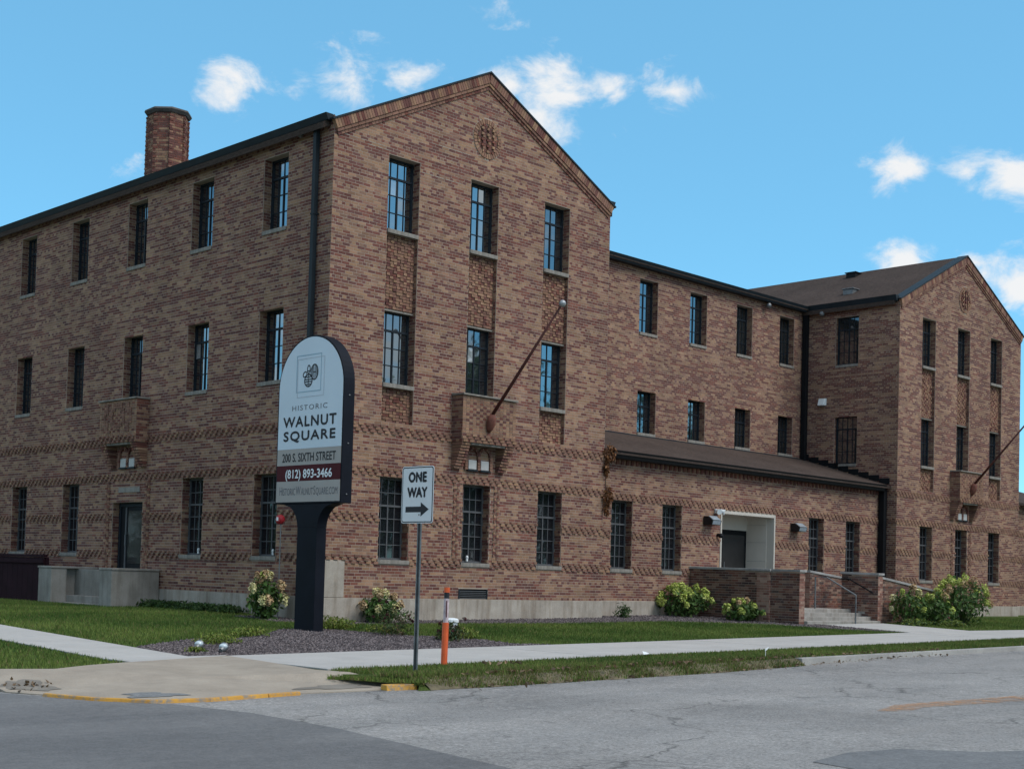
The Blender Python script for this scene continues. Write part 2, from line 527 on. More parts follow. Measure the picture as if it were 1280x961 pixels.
def clip_poly(poly, axis, val, keep_less):
    out = []
    for i in range(len(poly)):
        a, b = poly[i], poly[(i + 1) % len(poly)]
        ia = (a[axis] <= val) == keep_less; ib = (b[axis] <= val) == keep_less
        if ia: out.append(a)
        if ia != ib:
            t = (val - a[axis]) / (b[axis] - a[axis])
            out.append(tuple(a[k] + t * (b[k] - a[k]) for k in range(2)))
    return out

def ground_poly(name, poly, fn, off, mat, thick=0., parent=None):
    """a plan polygon draped on the planar facets of the terrain"""
    from mathutils.geometry import tessellate_polygon
    mb = MB()
    tris = tessellate_polygon([[Vector((p[0], p[1], 0)) for p in poly]])
    for t in tris:
        cells = [[poly[i] for i in t]]
        for ax, vals in ((0, (-12, 0, 6, 18)), (1, (-6, 3))):
            nxt = []
            for c in cells:
                rest = c
                for v in vals:
                    lo = clip_poly(rest, ax, v, True)
                    rest = clip_poly(rest, ax, v, False)
                    if len(lo) > 2: nxt.append(lo)
                    if len(rest) < 3: break
                if len(rest) > 2: nxt.append(rest)
            cells = nxt
        for c in cells:
            mb.poly([(x, y, float(fn(x, y)) + off) for x, y in c])
    if thick:
        n = len(poly)
        for i in range(n):
            a, b = poly[i], poly[(i + 1) % n]
            mb.poly([(a[0], a[1], fn(*a) + off), (b[0], b[1], fn(*b) + off), (b[0], b[1], fn(*b) + off - thick), (a[0], a[1], fn(*a) + off - thick)])
    return mb.build(name, mat, parent)

def st(o): return tag(o, kind='structure')

# ------------------------------------------------------------------ setting
KY = -10.5
CORNER = [(-11.5, -8.2), (-11.2, -8.84), (-10.98, -9.55), (-10.55, -10.1), (-9.88, -10.26), (-8.95, -10.2), (-8.26, -10.15), (-7.4, -10.3), (-6.6, -10.45), (-6.0, KY)]
# ground under everything, out to the horizon
gm = MB()
gm.poly([(-900, -900, -1.25), (900, -900, -1.25), (900, 900, -1.25), (-900, 900, -1.25)])
st(gm.build('ground', 'lawn'))
rd = MB()
xs = [-220, -12, 0, 6, 18, 220]
for a, b in zip(xs[:-1], xs[1:]):
    rd.poly([(a, -24.5, zr(a, 0)), (b, -24.5, zr(b, 0)), (b, KY + .3, zr(b, 0)), (a, KY + .3, zr(a, 0))])
rd.poly([(-220, KY + .3, zr(-12, 0)), (-12, KY + .3, zr(-12, 0)), (-12, -5.5, zr(-12, 0)), (-220, -5.5, zr(-12, 0))])
rd.poly([(-12, KY + .3, zr(-12, 0)), (-6.2, KY + .3, zr(-6.2, 0)), (-6.2, -5.5, zr(-6.2, 0)), (-12, -5.5, zr(-12, 0))])
rd.poly([(-22, -5.5, zr(-12, 0)), (-11.2, -5.5, zr(-12, 0)), (-11.2, 160, zr(-12, 0)), (-22, 160, zr(-12, 0))])
st(rd.build('road', 'asphalt'))
newp = [(-10.42, -10.35), (-10.2, -11.6), (-10.29, -13.12), (-10.84, -16.07), (-11.6, -20), (-12.2, -24.4), (-24, -24.4), (-24, 0), (-21.9, 40), (-11.55, 40), (-11.55, -8.2), (-11.25, -8.84), (-11.03, -9.55), (-10.6, -10.15)]
st(ground_poly('road_resurfacing', newp, zr, .005, 'asphalt_new'))
st(ground_poly('road_patch', [(-8.27, -17.3), (-7.4, -17.15), (-6.73, -17.3), (-6.2, -17.9), (-5.4, -18.2), (-4.6, -19.4), (-6.2, -20.2), (-8.6, -19.0)], zr, .005, 'asphalt_patch'))
st(ground_poly('road_line', [(-3.5, -15.3), (-2.53, -15.02), (.2, -15.3), (3.5, -15.8), (3.3, -16.2), (-.1, -15.75), (-2.5, -15.4), (-3.2, -15.55)], zr, .008, 'faded_line'))
# lawns: one sheet for the block inside the kerbs
blk = [(-11.2, 120), (-11.2, -6.9), (-7.2, -6.9), (-7.2, -9.3), (-6.6, KY + .30), (2.62, KY + .30), (2.63, KY + .12), (120, KY + .12), (120, 120)]
st(ground_poly('lawn', blk, zt, 0, 'lawn'))
apron = [(-11.32, -6.7), (-10.24, -7.2), (-9.53, -6.82), (-8.7, -6.55), (-6.66, -5.98), (-6.88, -7.4), (-7.15, -8.85), (-7.0, -9.4)]
ap_front = [(-6.45, -10.1), (-7.4, -10.2), (-8.26, -10.1), (-8.95, -10.13), (-9.88, -10.2), (-10.52, -10.04), (-10.92, -9.52), (-11.15, -8.84), (-11.42, -8.2)]
am = MB()
cx, cy = -8.9, -8.6
ring = [(x, y, float(zt(x, y)) + .025) for x, y in apron] + [(x, y, float(zr(x, y)) + .014) for x, y in ap_front]
cz = float(zt(cx, cy)) - .03
for i in range(len(ring)):
    am.poly([ring[i], ring[(i + 1) % len(ring)], (cx, cy, cz)])
    r0_, r1_ = ring[i], ring[(i + 1) % len(ring)]
    am.poly([r0_, r1_, (r1_[0], r1_[1], r1_[2] - .12), (r0_[0], r0_[1], r0_[2] - .12)])
st(am.build('kerb_ramp', 'apron_concrete'))
# sidewalks
def strip_panels(name, along, a0, a1, c0, c1, step):
    """sidewalk slabs poured one by one, each a child slab"""
    root = MB()
    if along == 'x': root = ground_poly(name, [(a0, c0), (a1, c0), (a1, c1), (a0, c1)], zt, .008, 'kerb_concrete')
    else: root = ground_poly(name, [(c0, a0), (c1, a0), (c1, a1), (c0, a1)], zt, .008, 'kerb_concrete')
    st(root)
    n = max(1, round((a1 - a0) / step))
    for i in range(n):
        p, q = a0 + (a1 - a0) * i / n + .006, a0 + (a1 - a0) * (i + 1) / n - .006
        pl = [(p, c0), (q, c0), (q, c1), (p, c1)] if along == 'x' else [(c0, p), (c1, p), (c1, q), (c0, q)]
        ground_poly('slab', pl, zt, .02 + .003 * rnd.random(), 'white_walk', .02, root)
    return root
strip_panels('sidewalk', 'x', -6.9, 36.0, -8.8, -6.0, 3.0)
strip_panels('sidewalk', 'y', -5.98, 24.0, -8.72, -7.3, 3.0)
st(ground_poly('sidewalk', [(-8.72, -6.58), (-7.3, -6.2), (-6.66, -6.02), (-6.66, -5.97), (-8.72, -5.97)], zt, .0275, 'white_walk', .02))
pth = ground_poly('path', [(15.25, -5.99), (18.6, -5.99), (18.6, -3.32), (15.25, -3.32)], zt, .018, 'white_walk', .02)
st(pth)
# kerb stones along the cross street, right part visible, the rest sunk under the turf
def kerb_run(pts, top, w, name, mat, seg_len=3.0):
    root = None
    for i in range(len(pts) - 1):
        a, b = Vector((*pts[i], 0)), Vector((*pts[i + 1], 0))
        d = (b - a).normalized(); n = Vector((-d.y, d.x, 0))
        k = max(1, int((b - a).length / seg_len))
        for j in range(k):
            p = a + (b - a) * (j / k) + d * .004; q = a + (b - a) * ((j + 1) / k) - d * .004
            mb = MB()
            P = []
            for (c, s) in ((p, 0), (q, 0), (q, w), (p, w)):
                e = c + n * s; P.append((e.x, e.y, float(zr(e.x, e.y)) - .06))
            for (c, s) in ((p, .02), (q, .02), (q, w), (p, w)):
                e = c + n * s; P.append((e.x, e.y, (float(zr(e.x, e.y)) + top) if top else float(zt(e.x, e.y)) + .004))
            mb.hexa(P)
            if root is None:
                root = st(mb.build(name, mat, None, .012))
            else:
                mb.build('kerb_stone', mat, root, .012)
    return root
kerb_run([(2.6, KY - .02), (6, KY - .02), (18, KY - .02), (36, KY - .02)], 0, .17, 'kerb', 'kerb_concrete')
vb = MB()
for i in range(22):
    a, b = -6.55 + i * .42, -6.55 + (i + 1) * .42
    j0, j1 = .05 * math.sin(i * 1.9) + .03 * math.sin(i * 4.1), .05 * math.sin((i + 1) * 1.9) + .03 * math.sin((i + 1) * 4.1)
    if b > 2.62: b = 2.62
    if a >= b: break
    rows = ((KY - .06, lambda x: zr(x, 0) + .004), (KY + .0, lambda x: zr(x, 0) + .05), (KY + .14, lambda x: zr(x, 0) + .12), (KY + .30, lambda x: zt(x, -10) + .003))
    for (ya, fa_), (yb, fb_) in zip(rows[:-1], rows[1:]):
        jj = 1 if ya < KY else .6
        vb.poly([(a, ya + j0 * jj, float(fa_(a))), (b, ya + j1 * jj, float(fa_(b))), (b, yb + (j1 * .6 if yb < KY + .3 else 0), float(fb_(b))), (a, yb + (j0 * .6 if yb < KY + .3 else 0), float(fb_(a)))])
z7 = lambda x, y: float(zt(x, y))
vb2 = MB()
vb2.poly([(-7.2, -9.3, z7(-7.2, -9.3)), (-6.6, -10.2, z7(-6.6, -10.2)), (-6.62, -10.40, float(zr(-6.6, 0)) + .06), (-7.35, -9.42, z7(-7.3, -9.4) - .05)])
vb2.poly([(-6.6, -10.2, z7(-6.6, -10.2)), (-6.54, -10.2, z7(-6.54, -10.2)), (-6.54, -10.56, float(zr(-6.5, 0)) + .003), (-6.75, -10.52, float(zr(-6.7, 0)) + .003), (-6.62, -10.40, float(zr(-6.6, 0)) + .06)])
st(vb2.build('verge_bank', 'lawn'))
st(vb.build('verge_bank', 'verge_soil'))
kerb_run([(-11.6, 60), (-11.6, -6.4)], .12, .16, 'kerb', 'kerb_concrete', 6.0)
# yellow painted lip of the ramp: broken stretches with worn ends
yl = [(-11.30, -8.86), (-11.05, -9.58), (-10.62, -10.17), (-9.9, -10.33), (-8.98, -10.25), (-8.45, -10.21)]
kerb_run(yl, .045, .085, 'painted_kerb', 'yellow_paint', .9)
kerb_run([(-7.10, -10.30), (-6.60, -10.36)], .075, .16, 'painted_kerb', 'yellow_paint', 1)
def apron_z(x, y):
    for i in range(len(ring)):
        a, b, c = ring[i], ring[(i + 1) % len(ring)], (cx, cy, cz)
        d = (b[1] - c[1]) * (a[0] - c[0]) + (c[0] - b[0]) * (a[1] - c[1])
        if abs(d) < 1e-9: continue
        l1 = ((b[1] - c[1]) * (x - c[0]) + (c[0] - b[0]) * (y - c[1])) / d
        l2 = ((c[1] - a[1]) * (x - c[0]) + (a[0] - c[0]) * (y - c[1])) / d
        if l1 >= -1e-6 and l2 >= -1e-6 and l1 + l2 <= 1 + 1e-6: return l1 * a[2] + l2 * b[2] + (1 - l1 - l2) * c[2]
    return float(zr(x, y))
def blob(name, x0, y0, rx, ry, mat, rot=0., seed=0):
    """ragged thin patch lying on the ramp"""
    R = random.Random(seed); m = MB(); n = 26
    ph = [R.uniform(0, 6.28) for _ in range(4)]
    def pt(t, f):
        r = f * (1 + .22 * math.sin(3 * t + ph[0]) + .15 * math.sin(5 * t + ph[1]) + .1 * math.sin(9 * t + ph[2]))
        a, b = rx * r * math.cos(t), ry * r * math.sin(t)
        x, y = x0 + a * math.cos(rot) - b * math.sin(rot), y0 + a * math.sin(rot) + b * math.cos(rot)
        return (x, y, apron_z(x, y) + .006)
    for i in range(n):
        t0, t1 = 6.2832 * i / n, 6.2832 * (i + 1) / n
        for f0, f1 in ((.0, .35), (.35, .7), (.7, 1.)):
            q_ = [pt(t0, f0), pt(t0, f1), pt(t1, f1), pt(t1, f0)]
            m.poly(q_ if f0 else q_[:3])
    return st(m.build(name, mat))
blob('dirt_patch', -11.05, -8.05, .26, .40, 'apron_dirt', .3, 2)
blob('asphalt_smear', -10.25, -9.62, .34, .20, 'asphalt_patch', -.5, 4)
blob('asphalt_smear', -7.6, -9.85, .55, .17, 'apron_dirt', .0, 6)

# planting beds of dark gravel
bed1 = [(-6.88, -5.98), (-7.28, -5.9), (-7.25, -4.3), (-6.4, -3.75), (-5.43, -3.2), (-4.54, -3.3), (-3.35, -2.6), (-2.3, -1.65), (-1.3, -1.6), (-.8, -2.8), (-.6, -3.5), (.08, -4.0), (.36, -4.66), (.35, -5.6), (1.1, -5.98)]
bed2 = [(-1.0, 1.9), (-1.0, .2), (.2, -.75), (3.02, -1.0), (6.3, -1.5), (10.6, -1.5), (12.0, -2.2), (13.19, -2.93), (13.7, -4.6), (15.0, -5.95), (15.22, -5.0), (15.22, -3.2), (14.4, -3.2), (14.4, 1.0), (0, 0.6), (0, 1.9)]
ground_poly('gravel_bed', bed1, zt, .012, 'gravel'); tag(bpy.data.objects['gravel_bed'], kind='structure')
o = ground_poly('gravel_bed', bed2, zt, .012, 'gravel'); tag(o, kind='structure')

def inside(poly, x, y):
    r = np.zeros(len(x), bool); n = len(poly); j = n - 1
    for i in range(n):
        xi, yi = poly[i]; xj, yj = poly[j]
        c = ((yi > y) != (yj > y)) & (x < (xj - xi) * (y - yi) / (yj - yi + 1e-12) + xi)
        r ^= c; j = i
    return r
def sample(poly, dens, n_excl=()):
    xs = [p[0] for p in poly]; ys = [p[1] for p in poly]
    n = int((max(xs) - min(xs)) * (max(ys) - min(ys)) * dens)
    x = NR.uniform(min(xs), max(xs), n); y = NR.uniform(min(ys), max(ys), n)
    k = inside(poly, x, y)
    for e in n_excl: k &= ~inside(e, x, y)
    return x[k], y[k]
def scatter_stones(name, poly, dens, label):
    x, y = sample(poly, dens)
    n = len(x); s = NR.uniform(.012, .03, n)
    U = np.array([(1, 0, 0), (0, 1, 0), (-1, 0, 0), (0, -1, 0), (0, 0, .8), (0, 0, -.5)], np.float32)
    F = np.array([(0, 1, 4), (1, 2, 4), (2, 3, 4), (3, 0, 4)])
    a = NR.uniform(0, 6.28, n); ca, sa = np.cos(a), np.sin(a)
    j = NR.uniform(.6, 1.4, (n, 6, 3))
    P = U[None] * j * s[:, None, None]
    X = P[..., 0] * ca[:, None] - P[..., 1] * sa[:, None] + x[:, None]
    Y = P[..., 0] * sa[:, None] + P[..., 1] * ca[:, None] + y[:, None]
    Z = P[..., 2] + zt(x, y)[:, None] + .018
    V = np.stack([X, Y, Z], -1).reshape(-1, 3)
    FF = (F[None] + 6 * np.arange(n)[:, None, None]).reshape(-1, 3)
    t = NR.uniform(0, 1, n)[:, None] ** 1.6
    c = np.array([.040, .033, .036]) * (1 - t) + np.array([.20, .168, .168]) * t
    o = np_mesh(name, V, FF, np.repeat(c, 6, 0), 'stone_chip')
    return tag(o, label, 'gravel', kind='stuff')
scatter_stones('gravel', bed1, 620, 'dark grey gravel chips in the bed round the tall sign')
scatter_stones('gravel', bed2, 300, 'dark grey gravel chips along the foot of the building')

def bank(x, y):
    t = np.clip((y - KY + .06) / .32, 0, 1)
    return zr(x, y) * (1 - t) + zt(x, y) * t
def scatter_grass(name, poly, dens, label, excl=(), h=(.03, .07), dry=.12, tone=1., zf=zt):
    x, y = sample(poly, dens, excl)
    n = len(x)
    hh = NR.uniform(h[0], h[1], n); w = NR.uniform(.006, .012, n)
    a = NR.uniform(0, 6.28, n); lean = NR.uniform(.1, .75, n) * hh; la = NR.uniform(0, 6.28, n)
    z = zf(x, y)
    dx, dy = np.cos(a) * w, np.sin(a) * w
    V = np.empty((n, 3, 3), np.float32)
    V[:, 0] = np.stack([x - dx, y - dy, z - .005], -1)
    V[:, 1] = np.stack([x + dx, y + dy, z - .005], -1)
    V[:, 2] = np.stack([x + np.cos(la) * lean, y + np.sin(la) * lean, z + hh], -1)
    F = np.arange(n * 3).reshape(-1, 3)
    # clumps: patches of fresh, yellowish and dry grass
    pn = (np.sin(x * 1.7 + 1.3 * np.sin(y * 1.1)) + np.sin(y * 2.3 + 1.7 * np.sin(x * .9 + 2)) + np.sin(x * .6 + y * .8)) / 3
    t = np.clip(.45 + .45 * pn + NR.normal(0, .22, n), 0, 1)[:, None]
    g0 = np.array([.048, .098, .017]); g1 = np.array([.160, .208, .048])
    c = g0 * (1 - t) + g1 * t
    d = (NR.uniform(0, 1, n) < dry)[:, None]
    c = np.where(d, np.array([.17, .135, .06]), c) * NR.uniform(.75, 1.25, (n, 1)) * tone
    o = np_mesh(name, V.reshape(-1, 3), F, np.repeat(c, 3, 0), 'grass')
    return tag(o, label, 'grass', kind='stuff')
walk_x = [(-7.2, -8.82), (40, -8.82), (40, -5.98), (-6.6, -5.98)]
scatter_grass('verge_grass', [(-7.3, -9.25), (-6.5, -10.15), (-6.5, -10.5), (-6.72, -10.48), (-7.42, -9.45)], 2600, 'grass tuft at the end of the verge by the yellow kerb', dry=.2, zf=lambda x, y: zt(x, y) - .05)
verge = [(-7.1, -9.3), (-6.9, -8.84), (30, -8.84), (30, -10.36), (2.6, -10.36), (2.6, -10.2), (-5.6, -10.2), (-6.5, -9.9)]
scatter_grass('verge_grass', verge, 1500, 'rough green grass of the strip between sidewalk and road', dry=.16)
scatter_grass('verge_grass', [(-6.9, -9.8), (-6.6, -10.45), (-5.6, -10.58), (2.6, -10.58), (2.6, -10.05), (-6.0, -9.85)], 3200, 'dry brown grass edge along the road', h=(.03, .085), dry=.34, zf=bank)
front_lawn = [(1.1, -6.02), (.35, -5.6), (.36, -4.66), (.08, -4.0), (-.6, -3.5), (-.8, -2.8), (-1.3, -1.6), (-2.3, -1.65), (-1.0, .2), (.2, -.75), (3.02, -1.0), (6.3, -1.5), (10.6, -1.5), (12.0, -2.2), (13.19, -2.93), (13.7, -4.6), (14.9, -6.02)]
scatter_grass('front_lawn_grass', front_lawn, 1100, 'mown green lawn between the gable and the sidewalk', dry=.05)
left_lawn = [(-7.28, 14), (-7.28, -4.3), (-6.4, -3.75), (-5.43, -3.2), (-4.54, -3.3), (-3.35, -2.6), (-2.3, -1.65), (-1.0, .2), (-1.0, 1.9), (-.05, 1.9), (-.05, 6.4), (-1.45, 6.4), (-1.45, 14)]
scatter_grass('side_lawn_grass', left_lawn, 750, 'mown green lawn along the left wing', dry=.07)
scatter_grass('corner_grass', [(-11.3, 10), (-11.3, -6.7), (-10.24, -7.2), (-9.53, -6.82), (-8.74, -6.5), (-8.74, 10)], 750, 'green grass between the side sidewalk and the kerb', dry=.08)
scatter_grass('path_lawn_grass', [(18.65, -6.02), (36, -6.02), (36, -1.0), (26.5, -1.5), (19.2, -3.3), (18.65, -3.3)], 420, 'green lawn right of the entrance path', dry=.05)

# fallen leaves and litter along the road edge
def leaf_cards(cx, cy, cz, nrm_up, s, col, jitter, aspect=.55):
    """arrays of small pointed leaves (two triangles each, folded)"""
    n = len(cx)
    a = NR.uniform(0, 6.28, n)
    tilt = NR.normal(0, jitter, (n, 3))
    up = nrm_up + tilt
    up /= np.linalg.norm(up, axis=1, keepdims=True) + 1e-9
    ref = np.stack([np.cos(a), np.sin(a), NR.normal(0, .4, n)], -1)
    t = np.cross(up, ref); t /= np.linalg.norm(t, axis=1, keepdims=True) + 1e-9
    b = np.cross(up, t)
    C = np.stack([cx, cy, cz], -1)
    s = s[:, None]
    V = np.empty((n, 4, 3), np.float32)
    V[:, 0] = C - t * s
    V[:, 1] = C - b * s * aspect + up * s * .18
    V[:, 2] = C + t * s
    V[:, 3] = C + b * s * aspect + up * s * .18
    F = (np.array([(0, 1, 2), (0, 2, 3)])[None] + 4 * np.arange(n)[:, None, None]).reshape(-1, 3)
    return V.reshape(-1, 3), F, np.repeat(col, 4, 0)
nl = 520
lx = NR.uniform(-6.2, 8, nl); ly = KY + NR.normal(.1, .22, nl)
lz = np.where(ly < KY, zr(lx, ly), zt(lx, ly)) + .03
lc = np.array([.16, .10, .055]) * NR.uniform(.4, 1.7, (nl, 1))
lx2 = NR.normal(-11.08, .14, 25); ly2 = NR.normal(-8.05, .2, 25)
lz2 = np.array([apron_z(a_, b_) for a_, b_ in zip(lx2, ly2)]) + .015
lx, ly, lz = np.r_[lx, lx2], np.r_[ly, ly2], np.r_[lz, lz2]; nl += 25
lc = np.array([.14, .09, .05]) * NR.uniform(.35, 1.6, (nl, 1))
V, F, c = leaf_cards(lx, ly, lz, np.array([[0, 0, 1.]]), NR.uniform(.02, .055, nl), lc, .4)
tag(np_mesh('fallen_leaves', V, F, c, 'leaf'), 'brown fallen leaves along the grass edge of the road', 'leaves', kind='stuff')

# ------------------------------------------------------------------ the brick building
W, XR, Y1, Y2 = 9.686, 25.566, .577, 3.763
H, MOD, HEAD, MT = .07, .2225, .11125, .011
EAVE, APEX = 10.70, 13.02
YL = 19.0                         # far end of the long left wing
S0, T0, S1, T1, S2, T2, S1R = .889, 2.80, 4.97, 6.68, 8.554, 10.28, 5.316
BANDS = (11, 25, 40, 54)          # first course of each three-course patterned band
bld = empty('brick_building', (0, 0, -.5), 'three-storey tan and red brick building with two gables and an entrance between', 'building')

class Frame:
    """u to the right seen from outside, n outwards, z up"""
    def __init__(s, ox, oy, rot):
        s.ox, s.oy, s.rot = ox, oy, rot
        s.c, s.s = math.cos(rad(rot)), math.sin(rad(rot))
    def p(s, u, n, z): return (s.ox + s.c * u + s.s * n, s.oy + s.s * u - s.c * n, z)
    def arr(s, P):
        u, n, z = P[..., 0], P[..., 1], P[..., 2]
        return np.stack([s.ox + s.c * u + s.s * n, s.oy + s.s * u - s.c * n, z], -1)
    def sub(s, u, n, drot):
        p = s.p(u, n, 0); return Frame(p[0], p[1], s.rot + drot)

TAN = [(.292, .174, .116), (.262, .152, .101), (.312, .192, .128), (.228, .134, .097), (.28, .161, .110), (.302, .182, .114)]
RED = [(.170, .068, .054), (.145, .059, .050), (.195, .080, .060), (.152, .069, .060), (.135, .062, .055)]
BRN = [(.235, .128, .094), (.205, .112, .086), (.25, .138, .102)]
def bcol(kind):
    b = rnd.choice(TAN if kind == 't' else RED if kind == 'r' else BRN)
    f = rnd.uniform(.85, 1.14)
    return (b[0] * f, b[1] * f, b[2] * f)

class Bricks:
    """many bricks of one wall; each has its own faces, joints and colour"""
    def __init__(s): s.V = []; s.C = []; s.D = []
    def add(s, fr, u0, u1, z0, z1, nb, nl, nr, col, n_top=None):
        P = np.array([(u0, nb, z0), (u1, nb, z0), (u1, nr, z0), (u0, nl, z0), (u0, nb, z1), (u1, nb, z1), (u1, nr, z1), (u0, nl, z1)], np.float64)
        s.V.append(fr.arr(P)); s.C.append(col)
    def add8(s, pts, col):
        s.V.append(np.array(pts, np.float64)); s.C.append(col)
    F = np.array([(3, 2, 6, 7), (0, 3, 7, 4), (2, 1, 5, 6), (4, 7, 6, 5), (0, 1, 2, 3)])
    def build(s, name, parent, big=0):
        V = np.array(s.V); C = np.array(s.C)
        keep = np.ones(len(V), bool)
        if big:
            # the bricks that show largest in the picture become parts of their own
            ctr = V.mean(1); d = np.linalg.norm(ctr - np.array(CAM)[None], axis=1)
            size = (V.max(1) - V.min(1)).max(1)
            d[size < .19] = 1e6
            idx = np.argsort(d)[:big]
            keep[idx] = False
            pal = {}
            for i in idx:
                q = V[i]; c = C[i]
                lo, hi = q.min(0), q.max(0)
                key = (tuple(np.round(hi - lo, 3)), tuple(np.round(c / .03).astype(int)))
                if key not in pal:
                    m = MB(); h = (hi - lo) / 2
                    m.box(-h[0], h[0], -h[1], h[1], -h[2], h[2])
                    me = m.mesh('brick', 'brick')
                    a = me.attributes.new('Col', 'FLOAT_COLOR', 'POINT')
                    a.data.foreach_set('color', np.tile(np.array([*c, 1.]), len(me.vertices)))
                    pal[key] = me
                o = bpy.data.objects.new('brick', pal[key]); o.location = (lo + hi) / 2
                link(o, parent)
        V = V[keep]; C = C[keep]
        n = len(V)
        FF = (s.F[None] + 8 * np.arange(n)[:, None, None]).reshape(-1, 4)
        o = np_mesh(name, V.reshape(-1, 3), FF, np.repeat(C, 8, 0), 'brick', parent)
        return tag(o, kind='stuff')

def cut(iv, holes):
    out = [iv]
    for a, b in holes:
        nx = []
        for p, q in out:
            if b <= p or a >= q: nx.append((p, q)); continue
            if a > p: nx.append((p, a))
            if b < q: nx.append((b, q))
        out = nx
    return [x for x in out if x[1] - x[0] > .02]

def lay(bs, fr, u0, u1, z0, z1, holes=(), rake=None, bands=(), n=0., proud=.012, mix=.47, header_every=6, phase=0, circle=None):
    """lay courses of bricks on a wall rectangle; header course every sixth, patterned bands of angled headers"""
    k0, k1 = int(round(z0 / H)), int(round(z1 / H))
    for k in range(k0, k1):
        za, zb = k * H + MT / 2, (k + 1) * H - MT / 2
        zc = (k + .5) * H
        lo, hi = u0, u1
        if rake:
            if zc > rake[0]:
                t = (zc + .03 - rake[0]) / (rake[1] - rake[0])
                if t >= 1: break
                lo = u0 + (u1 - u0) / 2 * t; hi = u1 - (u1 - u0) / 2 * t
        hs = [(a, b) for a, b, c, d in holes if c < zc < d]
        if circle and abs(zc - circle[1]) < circle[2]:
            w = math.sqrt(circle[2] ** 2 - (zc - circle[1]) ** 2); hs.append((circle[0] - w, circle[0] + w))
        segs = cut((lo, hi), hs)
        bandrow = None
        for b in bands:
            if b <= k < b + 3: bandrow = k - b
        head = (k % header_every == phase) and bandrow is None
        step = HEAD if (head or bandrow is not None) else MOD
        off = {True: HEAD / 2, False: (k % 2) * MOD / 2}[step == HEAD]
        if bandrow is not None: off = (-1 if fr.rot == 0 else 1) * bandrow * MOD / 3.4
        i0 = math.floor((lo - off) / step)
        cur, left = 't', 0
        for i in range(i0, math.ceil((hi - off) / step) + 1):
            a, b = off + i * step, off + (i + 1) * step
            if left <= 0:
                cur = 'r' if rnd.random() < mix else ('t' if rnd.random() < .86 else 'n')
                left = 1 if head else rnd.choice((1, 1, 1, 2, 2))
            left -= 1
            kind = cur
            if head: kind = 'r' if (i % 2 == 0 and rnd.random() < .75) else ('t' if rnd.random() < .8 else 'n')
            for p, q in segs:
                aa, bb = max(a, p), min(b, q)
                if bb - aa < .025: continue
                aa += MT / 2; bb -= MT / 2
                if bandrow is not None:
                    if i % 2 == 0:
                        c = bcol('t' if rnd.random() < .5 else 'n')
                        bs.add(fr, max(aa - .012, p + .004), min(bb + .012, q - .004), za, zb, n - .03, n + .018, n + .040, c)
                    else:
                        c = bcol('r' if rnd.random() < .7 else 'n')  # darker red bricks stand in for the shaded gaps between diagonals
                        bs.add(fr, aa, bb, za, zb, n - .03, n, n, c)
                else:
                    j = rnd.uniform(-.001, .002)
                    bs.add(fr, aa, bb, za, zb, n - .03, n + j, n + j, bcol(kind))

def weave(bs, fr, u0, u1, z0, z1, n):
    """panel of headers laid in stepping diagonals, every third brick proud"""
    k0, k1 = int(round(z0 / H)), int(round(z1 / H))
    m = (u1 - u0) / max(1, round((u1 - u0) / HEAD))
    for k in range(k0, k1):
        for i in range(int(round((u1 - u0) / m))):
            a = u0 + i * m + MT / 2; b = a + m - MT
            q = (i + k) % 3 if (k // 3) % 2 else (i - k) % 3
            proud = (.014 if q == 0 else .005 if q == 1 else -.003) + rnd.uniform(-.004, .004)
            c = bcol('t' if (q == 0 and rnd.random() < .8) else 'n' if rnd.random() < .5 else 'r' if rnd.random() < .6 else 't')
            bs.add(fr, a, b, k * H + MT / 2, (k + 1) * H - MT / 2, n - .04, n + proud, n + proud, c)

def backing(mb, fr, u0, u1, z0, z1, holes=(), depth=.25, rake=None, n=-.002):
    us = sorted({u0, u1, *[h[0] for h in holes], *[h[1] for h in holes]})
    zs = sorted({z0, z1, *[h[2] for h in holes], *[h[3] for h in holes]})
    us = [u for u in us if u0 <= u <= u1]; zs = [z for z in zs if z0 <= z <= z1]
    for a, b in zip(us[:-1], us[1:]):
        for c, d in zip(zs[:-1], zs[1:]):
            um, zm = (a + b) / 2, (c + d) / 2
            if any(h[0] < um < h[1] and h[2] < zm < h[3] for h in holes): continue
            mb.poly([fr.p(a, n, c), fr.p(b, n, c), fr.p(b, n, d), fr.p(a, n, d)])
    if rake:
        mb.poly([fr.p(u0, n, z1), fr.p(u1, n, z1), fr.p((u0 + u1) / 2, n, rake[1])])
    for a, b, c, d in holes:
        mb.poly([fr.p(a, n, c), fr.p(a, n, d), fr.p(a, -depth, d), fr.p(a, -depth, c)])
        mb.poly([fr.p(b, n, c), fr.p(b, n, d), fr.p(b, -depth, d), fr.p(b, -depth, c)])
        mb.poly([fr.p(a, n, d), fr.p(b, n, d), fr.p(b, -depth, d), fr.p(a, -depth, d)])
        mb.poly([fr.p(a, n, c), fr.p(b, n, c), fr.p(b, -depth, c), fr.p(a, -depth, c)])

def reveals(bs, fr, hole, depth=.25, tooth=False):
    """brickwork returning into the opening on both jambs"""
    a, b, c, d = hole
    for side in (0, 1):
        for k in range(int(round(c / H)), int(round(d / H))):
            za, zb = k * H + MT / 2, (k + 1) * H - MT / 2
            x = .030 if (tooth and (k // 2) % 2 == 0) else .006
            cuts = (.012, .10, .23) if k % 2 else (.012, .21)
            for p, q in zip(cuts[:-1], cuts[1:]):
                if q > depth: continue
                col = bcol('r' if rnd.random() < .5 else 't')
                u = a if side == 0 else b
                s = 1 if side == 0 else -1
                bs.add(fr, min(u, u + s * x), max(u, u + s * x), za, zb, -q + MT / 2, -p - MT / 2, -p - MT / 2, col)

